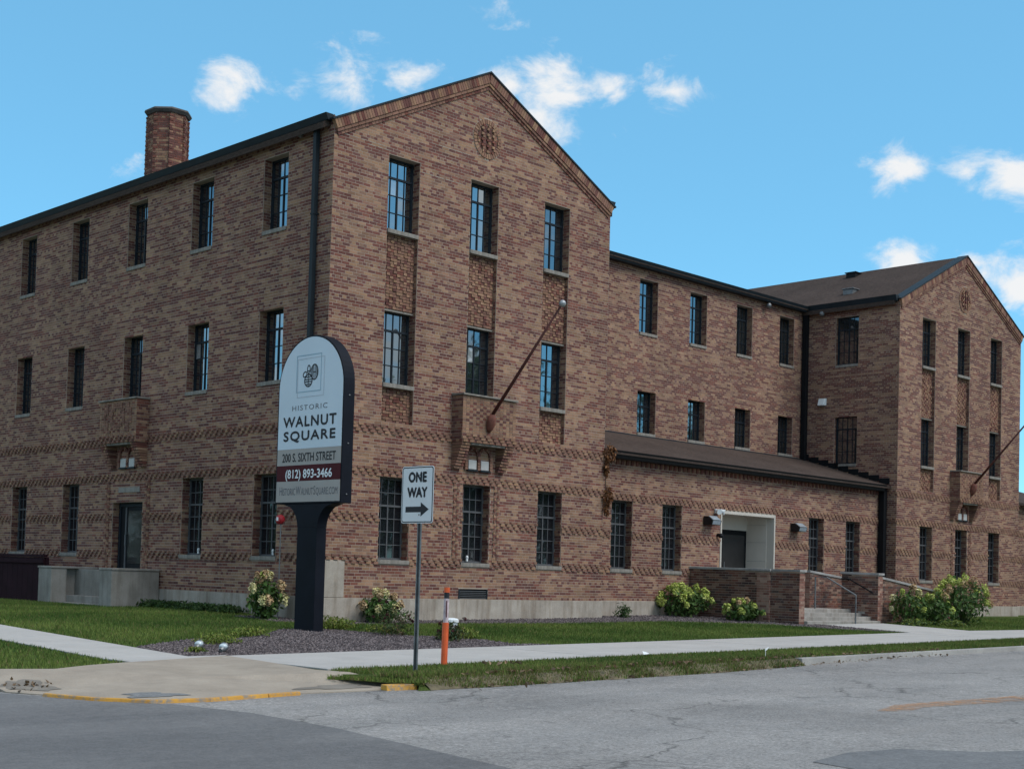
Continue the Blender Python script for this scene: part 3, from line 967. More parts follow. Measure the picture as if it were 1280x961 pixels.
# --- windows: one mesh set per size, shared by all alike windows
WIN = {}
def window_meshes(w, h, lower):
    key = (round(w, 3), round(h, 3), lower)
    if key in WIN: return WIN[key]
    fm = 'window_frame_grey' if lower else 'window_frame_dark'
    f, d = .045, .06
    mb = MB()
    mb.box(-w / 2, -w / 2 + f, 0, d, 0, h); mb.box(w / 2 - f, w / 2, 0, d, 0, h)
    mb.box(-w / 2 + f, w / 2 - f, .001, d, 0, f); mb.box(-w / 2 + f, w / 2 - f, .001, d, h - f, h)
    frame = mb.mesh('window', fm, .004)
    iw, ih = w - 2 * f, h - 2 * f
    rows = 6 if lower else 4
    if h < 1.5: rows = 3
    cols = 4
    bars = MB()
    zrow = [f + ih * r / rows for r in range(rows + 1)]
    xcol = [-w / 2 + f + iw * c / cols for c in range(cols + 1)]
    tr = rows - (2 if lower else 1)
    for r in range(1, rows):
        t = .024 if r == tr else .010
        bars.box(-w / 2 + f, w / 2 - f, (.006 if r == tr else .016), .045, zrow[r] - t, zrow[r] + t)
    for c in range(1, cols):
        if c == 2:
            bars.box(xcol[c] - .018, xcol[c] + .018, .010, .044, f, zrow[tr] - .024)
            bars.box(xcol[c] - .010, xcol[c] + .010, .018, .044, zrow[tr] + .024, h - f)
        else: bars.box(xcol[c] - .009, xcol[c] + .009, .018, .0435, f, h - f)
    barm = bars.mesh('glazing_bars', fm)
    gl = 'glass_lower' if lower else 'glass_upper'
    pw, phh = iw / cols, ih / rows
    def pane_mesh(gm):
        m = MB(); m.box(-pw / 2, pw / 2, 0, .008, -phh / 2, phh / 2)
        return m.mesh('pane', gm)
    spots = [((xcol[c] + xcol[c + 1]) / 2, .034, (zrow[r] + zrow[r + 1]) / 2) for r in range(rows) for c in range(cols)]
    WIN[key] = (frame, barm, {}, pane_mesh, spots, gl, (xcol, zrow))
    return WIN[key]

def add_window(fr, uc, z0, w, h, lower=False, singles=True, recess=.22, sill=True, sill_z=None, glass=None, sill_w=0.):
    frame, barm, pm, pmake, spots, gl, grid = window_meshes(w, h, lower)
    gl = glass or gl
    if gl == 'glass_upper': gl = rnd.choice(('glass_upper', 'glass_upper_b', 'glass_upper_c'))
    if 'glass_pale' not in pm: pm['glass_pale'] = pmake('glass_pale')
    if gl not in pm: pm[gl] = pmake(gl)
    o = bpy.data.objects.new('window', frame)
    o.location = fr.p(uc, -recess, z0)
    o.rotation_euler = (0, 0, rad(fr.rot))
    link(o, bld)
    bpy.context.view_layer.update
    Mx = Matrix.Translation(o.location) @ Matrix.Rotation(rad(fr.rot), 4, 'Z')
    def sub(name, me, m):
        c = bpy.data.objects.new(name, me); COL.objects.link(c); c.parent = o; c.matrix_basis = m; return c
    sub('glazing_bars', barm, Matrix.Identity(4))
    if singles:
        bl_ = set()
        if not lower and rnd.random() < .35:
            c_ = rnd.randrange(0, 3); bl_ = {4 * r_ + c_ for r_ in range(rnd.choice((2, 3)), len(spots) // 4 - 1)} | {4 * 2 + c_}
        for si, s in enumerate(spots):
            sub('pane', pm['glass_pale' if si in bl_ else gl], Matrix.Translation(s) @ Matrix.Rotation(rnd.gauss(0, .004), 4, 'Z') @ Matrix.Rotation(rnd.gauss(0, .004), 4, 'X'))
    else:
        key = ('all', gl)
        if key not in pm:
            m = MB(); pw = grid[0][1] - grid[0][0]; ph = grid[1][1] - grid[1][0]
            for s in spots: m.box(s[0] - pw / 2, s[0] + pw / 2, s[1], s[1] + .008, s[2] - ph / 2, s[2] + ph / 2)
            pm[key] = m.mesh('panes', gl)
        tag(sub('panes', pm[key], Matrix.Identity(4)), kind='stuff')
    if sill:
        s = MB(); ww = w / 2 + sill_w
        s.box(-ww, ww, -recess - .03, .05, -.10, -.004)
        key = ('sill', round(recess, 3), sill_w)
        if key not in pm: pm[key] = s.mesh('sill', 'sill_stone', .008)
        sub('sill', pm[key], Matrix.Identity(4))
    return o

base = MB()
def concrete_base(fr, u0, u1, zb=-1.1, n=.035, d=.2):
    P = [fr.p(u0, -d, zb), fr.p(u1, -d, zb), fr.p(u1, n, zb), fr.p(u0, n, zb), fr.p(u0, -d, -.004), fr.p(u1, -d, -.004), fr.p(u1, n, -.004), fr.p(u0, n, -.004)]
    MB().hexa(P).build('foundation', 'base_concrete', bld, .01)

def gable(ox, singles, big):
    fr = Frame(ox, 0, 0)
    c0, dx, hw = W / 2, 2.696, .493
    holes, chan = [], []
    for k in (-1, 0, 1):
        u = c0 + k * dx
        lo = S1 - .1 if k == 0 else 4.06
        chan.append((u - hw, u + hw, lo, T2))
        holes.append((u - hw + .02, u + hw - .02, S0 - .1, T0))
    vent = (4.31, 5.32, .01, .25)
    corner = (.0, .69, 0., .82) if ox == 0 else None
    mb = MB()
    allh = chan + holes + [vent]
    backing(mb, fr, 0, W, 0, EAVE, allh, .29, (EAVE, APEX))
    wall = mb.build('wall', 'mortar', bld)
    bs = Bricks()
    circ = (c0 + .02, 11.38, .50)
    lh = allh + ([corner] if corner else [])
    for k in (-1, 1):   # plain quoins beside the patterned strips of the middle window
        pass
    strips = []
    for s in (-1, 1):
        ui = c0 + s * (hw + .10)
        a, b = (ui, ui + .22) if s > 0 else (ui - .22, ui)
        strips.append((a, b, 14 * H, 40 * H))
    lay(bs, fr, 0, W, 0, APEX, lh + strips, (EAVE, APEX), BANDS, circle=circ)
    for a, b, za, zb in strips:
        for k in range(14, 40):
            for i in range(2):
                p = a + i * .11 + MT / 2
                q = (i + k) % 2
                bs.add(fr, p, p + .11 - MT, k * H + MT / 2, (k + 1) * H - MT / 2, -.03, .004 + .03 * q, .03 * (1 - q), bcol('nrt'[(k + i) % 3]))
    for (a, b, c, d) in chan:
        reveals(bs, fr, (a, b, c, d), .25)
        pz = [(T1, S2 - .1)] + ([(4.06, S1 - .1)] if c < 4.5 else [])
        for p, q in pz:
            pf = MB(); pf.poly([fr.p(a, -.15, p), fr.p(b, -.15, p), fr.p(b, -.15, q), fr.p(a, -.15, q)])
            mbx = pf.build('panel_backing', 'mortar', wall)
            weave(bs, fr, a + .012, b - .012, p + .02, q, -.115)
            lt = MB(); lt.hexa([fr.p(a + .01, -.22, p - .02), fr.p(b - .01, -.22, p - .02), fr.p(b - .01, -.09, p - .02), fr.p(a + .01, -.09, p - .02), fr.p(a + .01, -.22, p + .012), fr.p(b - .01, -.22, p + .012), fr.p(b - .01, -.09, p + .012), fr.p(a + .01, -.09, p + .012)])
            lt.build('panel_ledge', 'sill_stone', wall)
    for h in holes: reveals(bs, fr, h, .25, True)
    # round medallion: radial ring and studded disc
    cu, cz, ro = circ
    for i in range(34):
        t0, t1 = 2 * math.pi * i / 34 + .02, 2 * math.pi * (i + 1) / 34 - .02
        pr, r1 = .375, .488
        pts = []
        for nn in (-.03, .022):
            for (r, t) in ((pr, t0), (r1, t0), (r1, t1), (pr, t1)):
                pts.append((r, t, nn))
        q = [fr.p(cu + r * math.cos(t), nn, cz + r * math.sin(t)) for r, t, nn in pts]
        order = [0, 1, 5, 4, 3, 2, 6, 7]
        bs.add8([q[j] for j in order], bcol('t' if i % 3 else 'n'))
    dk = MB(); ring = [fr.p(cu + .50 * math.cos(2 * math.pi * i / 40), -.006, cz + .50 * math.sin(2 * math.pi * i / 40)) for i in range(40)]
    for k in range(-6, 6):
        zc = (k + .5) * H
        w = math.sqrt(max(0, .37 ** 2 - zc ** 2))
        m = .095
        for i in range(-5, 5):
            a, b = (i + (k % 2) * .5) * m, (i + 1 + (k % 2) * .5) * m
            a2, b2 = max(a, -w), min(b, w)
            if b2 - a2 < .03: continue
            q = (i + k) % 2 == 0
            pr = .042 if q else .004
            bs.add(fr, cu + a2 + MT / 2, cu + b2 - MT / 2, cz + k * H + MT / 2, cz + (k + 1) * H - MT / 2, -.02, pr, pr, bcol('t' if q and rnd.random() < .6 else 'r'))
    # raking brick cornice: soldiers over two oversailing string courses
    sl = math.atan2(APEX - EAVE, W / 2)
    ln = math.hypot(APEX - EAVE, W / 2)
    for side in (0, 1):
        for (h0, h1, pj, step, mixk) in ((-.215, -.005, .075, .082, 't'), (-.29, -.225, .055, .2225, 'n'), (-.365, -.30, .028, .11, 'r')):
            cnt = int((ln + .02) / step)
            for i in range(cnt + 1):
                a, b = i * step - .06, (i + 1) * step - .06 - MT
                b = min(b, ln - .004)
                if a >= b: continue
                pts = []
                for z_ in (0, 1):
                    hh = (h0, h1)[z_]
                    for (s_, n_) in ((a, -.03), (b, -.03), (b, pj), (a, pj)):
                        x = s_ * math.cos(sl) - hh * math.sin(sl); z = EAVE + s_ * math.sin(sl) + hh * math.cos(sl)
                        x = min(x, W / 2 - .002) if side == 0 else min(x, W / 2 - .002)
                        u = x if side == 0 else W - x
                        pts.append(fr.p(u, n_, z))
                if mixk == 't': kd = 't' if (i // 2) % 3 == 0 else ('n' if rnd.random() < .6 else 'r')
                else: kd = rnd.choice('rnn' if mixk == 'r' else 'ntn')
                bs.add8(pts, bcol(kd))
    bs.build('bricks', wall, big)
    cope = MB()
    for side in (0, 1):
        pts = []
        for hh in (.0, .04):
            for (s_, n_) in ((-.12, -.3), (ln + .03, -.3), (ln + .03, .10), (-.12, .10)):
                x = s_ * math.cos(sl) - hh * math.sin(sl); z = EAVE + s_ * math.sin(sl) + hh * math.cos(sl)
                if s_ > 1: x = W / 2; z = APEX + hh / math.cos(sl)
                u = x if side == 0 else W - x
                pts.append(fr.p(u, n_, z))
        cope.hexa(pts)
    cope.build('drip_edge', 'dark_metal', bld)
    for k in (-1, 0, 1):
        u = c0 + k * dx
        add_window(fr, u, S1, 2 * hw - .02, T1 - S1, False, singles, sill_w=0.)
        add_window(fr, u, S2, 2 * hw - .02, T2 - S2, False, singles, sill_w=0.)
        add_window(fr, u, S0, 2 * hw - .05, T0 - S0 - .005, True, singles, sill_w=.03)
    # louvred air vent
    v = MB(); v.box(ox + 4.31, ox + 5.32, .10, .12, .01, .25)
    vp = v.build('vent', 'black_metal', bld)
    f = MB(); f.box(ox + 4.312, ox + 4.35, -.012, .1, .012, .248); f.box(ox + 5.28, ox + 5.318, -.012, .1, .012, .248)
    f.build('vent_frame', 'dark_metal', vp)
    for i in range(5):
        z = .03 + i * .043
        s = MB(); s.hexa([(ox + 4.35, .06, z), (ox + 5.28, .06, z), (ox + 5.28, .0, z - .012), (ox + 4.35, .0, z - .012), (ox + 4.35, .06, z + .012), (ox + 5.28, .06, z + .012), (ox + 5.28, .0, z), (ox + 4.35, .0, z)])
        s.build('louvre', 'window_frame_grey', vp)
    if corner:
        MB().hexa([fr.p(-.012, -.3, .006), fr.p(.685, -.3, .006), fr.p(.685, .02, .006), fr.p(-.012, .02, .006), fr.p(-.012, -.3, .815), fr.p(.685, -.3, .815), fr.p(.685, .02, .815), fr.p(-.012, .02, .815)]).build('corner_stone', 'base_concrete', bld, .006)
    concrete_base(fr, -.03, W + .03)
    return fr, wall

def balcony(fr, uc, emblem=False):
    """brick box balcony on corbels over two small round-headed lights"""
    hw, dp, zb, zt_ = .93, .38, 3.78, 4.87
    core = MB()
    core.hexa([fr.p(uc - hw + .01, -.02, zb), fr.p(uc + hw - .01, -.02, zb), fr.p(uc + hw - .01, dp - .008, zb), fr.p(uc - hw + .01, dp - .008, zb), fr.p(uc - hw + .01, -.02, zt_), fr.p(uc + hw - .01, -.02, zt_), fr.p(uc + hw - .01, dp - .008, zt_), fr.p(uc - hw + .01, dp - .008, zt_)])
    b = core.build('balcony', 'mortar', bld)
    bs = Bricks()
    f2 = fr.sub(uc, dp, 0)
    k0, k1 = 57, 70
    # front: headers and stack bond inside a plain border
    for k in range(k0, k1):
        z = k * H
        for i in range(-8, 8):
            a = i * .11625 + MT / 2; bb = a + .11625 - MT
            edge = i in (-8, 7) or k in (k0, k1 - 1)
            pr = 0.
            kd = 't' if edge else ('r' if (i + k) % 2 == 0 and rnd.random() < .6 else 't')
            if emblem and not edge:
                rr = math.hypot((i + .5) * .116, (z - 4.45) * 1.0)
                if .22 < rr < .36 or (abs(rr - .6) < .07): pr = .022; kd = 'n'
            bs.add(f2, a, bb, z + MT / 2, z + H - MT / 2, -.03, pr, pr, bcol(kd))
    lay(bs, f2, -hw, hw, zb, zb + .01 + 3 * H - .01, (), None, (54,))
    for sgn, rot in ((-1, -90), (1, 90)):
        f3 = Frame(*fr.p(uc + sgn * hw, dp if sgn > 0 else 0., 0)[:2], fr.rot + rot)
        lay(bs, f3, 0, dp, zb, k1 * H)
    # corbel brackets, stepping back course by course
    for sgn in (-1, 1):
        for k in range(45, 54):
            d = .06 + (dp - .06) * ((k - 44) / 10) ** .8
            wd = .30
            z = k * H
            cuts = (0, .1, .2, .3) if k % 2 else (0, .2, .3)
            for p, q in zip(cuts[:-1], cuts[1:]):
                ua = uc + sgn * (hw - .02 - p); ub = uc + sgn * (hw - .02 - q)
                lo, hi = min(ua, ub) + MT / 2, max(ua, ub) - MT / 2
                bs.add(fr, lo, hi, z + MT / 2, z + H - MT / 2, -.02, d, d, bcol(rnd.choice('rnnt')))
    # mullion and jamb piers between the two lights, radial arch bricks over them
    for k in range(45, 51):
        for u in (uc - .43, uc, uc + .43):
            bs.add(fr, u - .045, u + .045, k * H + MT / 2, (k + 1) * H - MT / 2, -.02, .06, .06, bcol(rnd.choice('rnn')))
    for u in (uc - .215, uc + .215):
        for i in range(9):
            t0, t1 = math.pi * i / 9 + .03, math.pi * (i + 1) / 9 - .03
            q = []
            for nn in (-.02, .05):
                for r, t in ((.16, t0), (.235, t0), (.235, t1), (.16, t1)):
                    q.append(fr.p(u + min(max(r * math.cos(t), -.21), .21), nn, 3.50 + r * math.sin(t) * .95))
            bs.add8([q[j] for j in (0, 1, 5, 4, 3, 2, 6, 7)], bcol(rnd.choice('rn')))
    bs.build('bricks', b)
    cap = MB()
    cap.hexa([fr.p(uc - hw - .03, .004, zt_ + .034), fr.p(uc + hw + .03, .004, zt_ + .034), fr.p(uc + hw + .03, dp + .05, zt_ + .034), fr.p(uc - hw - .03, dp + .05, zt_ + .034), fr.p(uc - hw - .03, .004, zt_ + .09), fr.p(uc + hw + .03, .004, zt_ + .09), fr.p(uc + hw + .03, dp + .05, zt_ + .075), fr.p(uc - hw - .03, dp + .05, zt_ + .075)])
    cap.build('cap', 'sill_stone', b, .008)
    sl = MB()
    sl.hexa([fr.p(uc - .58, .004, zb - .045), fr.p(uc + .58, .004, zb - .045), fr.p(uc + .58, dp - .03, zb - .045), fr.p(uc - .58, dp - .03, zb - .045), fr.p(uc - .58, .004, zb - .004), fr.p(uc + .58, .004, zb - .004), fr.p(uc + .58, dp - .03, zb - .004), fr.p(uc - .58, dp - .03, zb - .004)])
    sl.build('soffit_slab', 'sill_stone', b)
    for u in (uc - .215, uc + .215):
        m = MB(); m.hexa([fr.p(u - .135, .004, 3.17), fr.p(u + .135, .004, 3.17), fr.p(u + .135, .05, 3.17), fr.p(u - .135, .05, 3.17), fr.p(u - .135, .004, 3.40), fr.p(u + .135, .004, 3.40), fr.p(u + .135, .05, 3.40), fr.p(u - .135, .05, 3.40)])
        m.build('lantern_pane', 'frosted_lamp', b, .01)
        m = MB(); m.hexa([fr.p(u - .17, .003, 3.125), fr.p(u + .17, .003, 3.125), fr.p(u + .17, .075, 3.125), fr.p(u - .17, .075, 3.125), fr.p(u - .17, .003, 3.165), fr.p(u + .17, .003, 3.165), fr.p(u + .17, .075, 3.165), fr.p(u - .17, .075, 3.165)])
        m.build('lantern_base', 'dark_metal', b)
    return b

frA, wallA = gable(0., True, 300)
balcony(frA, W / 2)
frB, wallB = gable(XR, False, 0)
balcony(frB, W / 2)

# --- long left face (x = 0)
frL = Frame(0, YL, -90)
LY = [2.124, 5.154, 8.21, 11.254, 14.318, 17.38]
LHW = .47
lh = []
for i, y in enumerate(LY):
    u = YL - y
    lh.append((u - LHW, u + LHW, S1 - .1, T1)); lh.append((u - LHW, u + LHW, S2 - .1, T2))
    if i != 2: lh.append((u - LHW, u + LHW, S0 - .1, T0))
DU0, DU1, DTOP = YL - 8.95, YL - 7.45, 2.24
lh.append((DU0, DU1, .45, DTOP))
mb = MB(); backing(mb, frL, 0, YL, 0, EAVE + .1, lh, .3)
wallL = mb.build('wall', 'mortar', bld)
bs = Bricks()
lay(bs, frL, 0, YL, 0, EAVE + .1, lh + [(YL - .3, YL, 0, .82)], None, BANDS)
for h in lh: reveals(bs, frL, h, .28, h[3] < 3)
# patterned strip on both sides of the doorway
for s in (DU0 - .36, DU1 + .14):
    for k in range(7, 40):
        for i in range(2):
            p = s + i * .11 + MT / 2
            bs.add(frL, p, p + .11 - MT, k * H + MT / 2, (k + 1) * H - MT / 2, .0, .012 + .03 * ((i + k) % 2), .012 + .03 * ((i + k + 1) % 2), bcol('nrt'[(k + i) % 3]))
bs.build('bricks', wallL)
for i, y in enumerate(LY):
    near = i < 2
    add_window(frL, YL - y, S1, 2 * LHW - .02, T1 - S1, False, near, sill_w=.0)
    add_window(frL, YL - y, S2, 2 * LHW - .02, T2 - S2, False, near, sill_w=.0)
    if i != 2: add_window(frL, YL - y, S0, 2 * LHW - .02, T0 - S0 - .005, True, near, sill_w=.04)
concrete_base(frL, 0, YL + .03, n=.034)
balcony(frL, YL - 8.21, True)
# side door
dd = MB(); dd.box(.20, .26, 7.45, 8.95, .45, DTOP)
door = dd.build('door', 'black_metal', bld)
q = MB(); q.box(.17, .205, 7.52, 7.60, .46, DTOP - .02); q.box(.17, .205, 8.80, 8.88, .46, DTOP - .02); q.box(.17, .205, 7.60, 8.80, DTOP - .10, DTOP - .02); q.build('door_frame', 'window_frame_dark', door)
q = MB(); q.box(.185, .199, 7.68, 8.42, .62, 2.02); q.build('door_pane', 'glass_door', door)
q = MB(); q.box(.172, .198, 8.50, 8.56, .47, 2.12); q.build('door_stile', 'window_frame_grey', door)
q = MB(); q.tube([(.15, 8.47, 1.05), (.13, 8.47, 1.08), (.13, 8.47, 1.38), (.15, 8.47, 1.41), (.19, 8.47, 1.41)], .014, 8); q.build('door_handle', 'galvanised', door)
# weathered letter plaque above the door
q = MB(); q.box(-.02, -.004, 7.60, 8.65, 2.50, 2.64); pl = q.build('name_plaque', 'stoop_concrete', bld, .005)

# --- recessed middle wing (y = Y2)
frM = Frame(W, Y2, 0)
LM = XR - W
RX = [16.287 - W, 18.995 - W, 21.699 - W, 24.392 - W]
mh = [(x - .4765, x + .4765, S1R - .06, T1) for x in RX] + [(x - .4765, x + .4765, S2 - .1, T2) for x in RX]
for x in (RX[0] - 2.7,):
    mh += [(x - .4765, x + .4765, S1R - .06, T1), (x - .4765, x + .4765, S2 - .1, T2)]
mb = MB(); backing(mb, frM, 0, LM, 3.9, EAVE, mh, .29)
wallM = mb.build('wall', 'mortar', bld)
bs = Bricks(); lay(bs, frM, 0, LM, 5.04, EAVE, mh)
for h in mh: reveals(bs, frM, h, .25)
bs.build('bricks', wallM)
for j, x in enumerate(RX + [RX[0] - 2.7]):
    gl = 'glass_screen' if j in (2, 3) else 'glass_upper'
    add_window(frM, x, S1R, .933, T1 - S1R, False, False, glass=gl)
    add_window(frM, x, S2, .933, T2 - S2, False, False, glass=gl)
# --- side of the right wing (x = XR) and of the left gable block (x = W)
frS = Frame(XR, Y2, -90)
sh = [(Y2 - 2.024 - .45, Y2 - 2.024 + .45, S1 - .1, T1), (Y2 - 2.024 - .45, Y2 - 2.024 + .45, S2 - .1, T2)]
mb = MB(); backing(mb, frS, 0, Y2, 0, EAVE + .05, sh, .26)
wallS = mb.build('wall', 'mortar', bld)
bs = Bricks(); lay(bs, frS, 0, Y2, 0, EAVE, sh, None, BANDS)
for h in sh: reveals(bs, frS, h, .25)
bs.build('bricks', wallS)
for z0, z1 in ((S1, T1), (S2, T2)): add_window(frS, Y2 - 2.024, z0, .88, z1 - z0, False, False, recess=.12, glass='glass_screen')
frE = Frame(W, 0, 90)
mb = MB(); backing(mb, frE, 0, Y2, 0, EAVE + .05)
wallE = mb.build('wall', 'mortar', bld)
bs = Bricks(); lay(bs, frE, 0, Y2, 0, EAVE); bs.build('bricks', wallE)
mb = MB()
mb.poly([(W, YL, -1), (0, YL, -1), (0, YL, EAVE), (W / 2, YL, APEX), (W, YL, EAVE)])
mb.poly([(W, Y2, 0), (W, YL, 0), (W, YL, EAVE), (W, Y2, EAVE)])
mb.poly([(XR + W, 0, -1), (XR + W, YL, -1), (XR + W, YL, EAVE), (XR + W, 0, EAVE)])
mb.poly([(XR, YL, -1), (XR + W, YL, -1), (XR + W, YL, EAVE), (XR + W / 2, YL, APEX), (XR, YL, EAVE)])
mb.poly([(XR, Y2, 0), (XR, YL, 0), (XR, YL, EAVE), (XR, Y2, EAVE)])
mb.poly([(W, Y2 + 9, 0), (XR, Y2 + 9, 0), (XR, Y2 + 9, EAVE), (W, Y2 + 9, EAVE)])
mb.build('rear_wall', 'mortar', bld)

# --- single-storey entrance range (y = Y1)
frX = Frame(W, Y1, 0)
EX = [11.217 - W, 13.529 - W, 21.364 - W, 23.685 - W]
DX0, DX1, DZ = 15.93 - W, 18.9 - W, 2.77
xh = [(x - .47, x + .47, S0 - .1, T0) for x in EX] + [(DX0, DX1, -.15, DZ)]
mb = MB(); backing(mb, frX, 0, LM, -.15, 4.2, xh, .29)
wallX = mb.build('wall', 'mortar', bld)
bs = Bricks(); lay(bs, frX, 0, LM, 0, 4.2, xh, None, (11, 25, 40))
for h in xh[:-1]: reveals(bs, frX, h, .25, True)
# dentil course of upright headers under the eave
for i in range(int(LM / .11)):
    bs.add(frX, i * .11 + .005, i * .11 + .1, 3.80, 3.93, -.02, .03 * (i % 2), .03 * (i % 2), bcol('nr'[i % 2]))
bs.build('bricks', wallX)
for x in EX: add_window(frX, x, S0, .92, T0 - S0 - .005, True, False, sill_w=.03)
concrete_base(frX, .0, DX0 - .2); concrete_base(frX, DX1 + .2, LM)
# matching low range beyond the right gable
frY = Frame(XR + W, Y1, 0)
mb = MB(); backing(mb, frY, 0, 9, -.15, 4.2); wallY = mb.build('wall', 'mortar', bld)
bs = Bricks(); lay(bs, frY, 0, 5, 0, 4.2, (), None, (11, 25, 40)); bs.build('bricks', wallY)
concrete_base(frY, .04, 9)
m_ = MB(); m_.prism([(XR + W + .004, Y1 - .36, 4.03), (XR + W + .004, Y1 - .36, 4.13), (XR + W + .004, Y1 + 7, 6.2), (XR + W + .004, Y1 + 7, 6.1)], [(XR + W + 9, Y1 - .36, 4.03), (XR + W + 9, Y1 - .36, 4.13), (XR + W + 9, Y1 + 7, 6.2), (XR + W + 9, Y1 + 7, 6.1)]); m_.build('roof', 'shingle', bld)
# entrance recess: pale trim, panelled reveal, glazed double door
X0, X1 = 15.93, 18.9
q = MB()
q.box(X0 - .0, X0 + .07, Y1 - .02, Y1 + .25, -.15, DZ); q.box(X1 - .07, X1, Y1 - .02, Y1 + .25, -.15, DZ); q.box(X0 + .07, X1 - .07, Y1 - .02, Y1 + .25, DZ - .09, DZ)
trim = q.build('entrance_trim', 'trim_white', bld, .006)
q = MB(); q.box(X1 - .09, X1 - .04, Y1 + .25, Y1 + 1.05, -.15, DZ - .05); q.build('side_panel', 'white_panel', trim)
q = MB(); q.box(X0 + .04, X0 + .09, Y1 + .25, Y1 + 1.05, -.15, DZ - .05); q.build('side_panel', 'white_panel', trim)
q = MB(); q.box(X0 + .09, X1 - .09, Y1 + .25, Y1 + 1.05, DZ - .06, DZ - .02); q.build('ceiling_panel', 'white_panel', trim)
q = MB(); q.box(X0 + .09, X1 - .09, Y1 + .98, Y1 + 1.05, 2.27, DZ - .06); q.build('head_panel', 'white_panel', trim)
for zz in (.7, 1.3, 1.9, 2.45):
    q = MB(); q.box(X1 - .097, X1 - .089, Y1 + .27, Y1 + .97, zz, zz + .006); q.build('panel_joint', 'ink_grey', trim)
q = MB(); q.box(X0 + .09, X1 - .09, Y1 + 1.0, Y1 + 1.06, -.12, 2.27)
ed = q.build('entrance_door', 'black_metal', bld)
for a, b in ((X0 + .2, (X0 + X1) / 2 - .06), ((X0 + X1) / 2 + .06, X1 - .22)):
    q = MB(); q.box(a, b, Y1 + .985, Y1 + .998, .12, 2.12); q.build('door_pane', 'glass_door', ed)
for s in (-.1, .1):
    q = MB(); q.tube([((X0 + X1) / 2 + s, Y1 + .93, .8), ((X0 + X1) / 2 + s, Y1 + .93, 1.25)], .016, 8); q.build('door_handle', 'galvanised', ed)

# --- roofs, gutters, downpipes
def roof_slab(pts, t, name='roof', mat='shingle'):
    m = MB(); m.prism([(p[0], p[1], p[2] - t) for p in pts], pts); return m.build(name, mat, bld)
def gable_roof(ox):
    r = (APEX - EAVE) / (W / 2)
    z0 = EAVE + .02
    a = roof_slab([(ox - .22, .12, z0 - .22 * r), (ox + W / 2, .12, APEX + .02), (ox + W / 2, YL, APEX + .02), (ox - .22, YL, z0 - .22 * r)], .14)
    b = roof_slab([(ox + W / 2, .12, APEX + .02), (ox + W + .22, .12, z0 - .22 * r), (ox + W + .22, YL, z0 - .22 * r), (ox + W / 2, YL, APEX + .02)], .14)
    return a, b
rA = gable_roof(0.); rB = gable_roof(XR)
MZ, MY = 11.95, Y2 + 4.4
rM = roof_slab([(W, Y2 - .28, EAVE + .06), (XR + 3.2, Y2 - .28, EAVE + .06), (XR + 3.2, MY, MZ), (W, MY, MZ)], .12)
roof_slab([(W, MY, MZ), (XR + 3.2, MY, MZ), (XR + 3.2, Y2 + 9.2, EAVE + .06), (W, Y2 + 9.2, EAVE + .06)], .12)
rX = roof_slab([(W + .004, Y1 - .36, 4.13), (XR - .004, Y1 - .36, 4.13), (XR - .004, Y2 - .002, 5.20), (W + .004, Y2 - .002, 5.20)], .10)
def gutter(p0, p1, out, z0, z1, d, name='gutter', mat='dark_metal'):
    """box gutter with a sloping face and a rolled lip, between two points of the eave"""
    a, b, o = Vector((*p0, 0)), Vector((*p1, 0)), Vector((*out, 0))
    prof = [(0, z0), (d * .72, z0), (d, z1 - .03), (d + .015, z1), (d - .012, z1), (0, z1)]
    r0 = [(*(a + o * s).xy, z) for s, z in prof]; r1 = [(*(b + o * s).xy, z) for s, z in prof]
    return MB().prism(r0, r1).build(name, mat, bld, .004)
gutter((-.02, .03), (-.02, YL), (-1, 0), 10.65, 10.80, .20)
gutter((W + .02, .03), (W + .02, Y2 - .28), (1, 0), 10.64, 10.86, .22)
gutter((XR - .02, .03), (XR - .02, Y2), (-1, 0), 10.60, 10.80, .24)
gutter((XR + W + .02, .03), (XR + W + .02, YL), (1, 0), 10.64, 10.86, .22)
gutter((W + .2, Y2 - .05), (XR - .26, Y2 - .05), (0, -1), 10.58, 10.77, .26)
gutter((W + .01, Y1 - .1), (XR - .3, Y1 - .1), (0, -1), 3.93, 4.14, .27, 'gutter', 'black_metal')
q = MB(); q.box(W + .006, XR - .006, Y2 - .05, Y2 - .013, 5.08, 5.22); q.build('flashing', 'dark_metal', bld)
q = MB()
for i in range(9):
    y = Y1 - .3 + i * .4; z = 4.2 + (y - Y1 + .36) * .302
    q.box(XR - .03, XR - .014, y, y + .39, z - .02, z + .19)
q.build('step_flashing', 'black_metal', bld)
def downpipe(pts, w, mat='dark_metal'):
    m = MB()
    for a, b in zip(pts[:-1], pts[1:]):
        a, b = Vector(a), Vector(b)
        m.hexa([(a.x - w, a.y - w, a.z), (a.x + w, a.y - w, a.z), (a.x + w, a.y + w, a.z), (a.x - w, a.y + w, a.z), (b.x - w, b.y - w, b.z), (b.x + w, b.y - w, b.z), (b.x + w, b.y + w, b.z), (b.x - w, b.y + w, b.z)])
    return m.build('downpipe', mat, bld, .006)
dp = downpipe([(-.09, .52, -.3), (-.09, .52, 10.66)], .055)
for z in (2.0, 5.5, 8.6):
    q = MB(); q.box(-.155, -.012, .45, .59, z, z + .035); q.build('pipe_bracket', 'dark_metal', dp)
downpipe([(XR - .13, Y2 - .13, 5.1), (XR - .13, Y2 - .13, 10.6)], .085, 'black_metal')
downpipe([(XR - .16, Y1 - .14, -.45), (XR - .16, Y1 - .14, 4.0)], .10, 'black_metal')
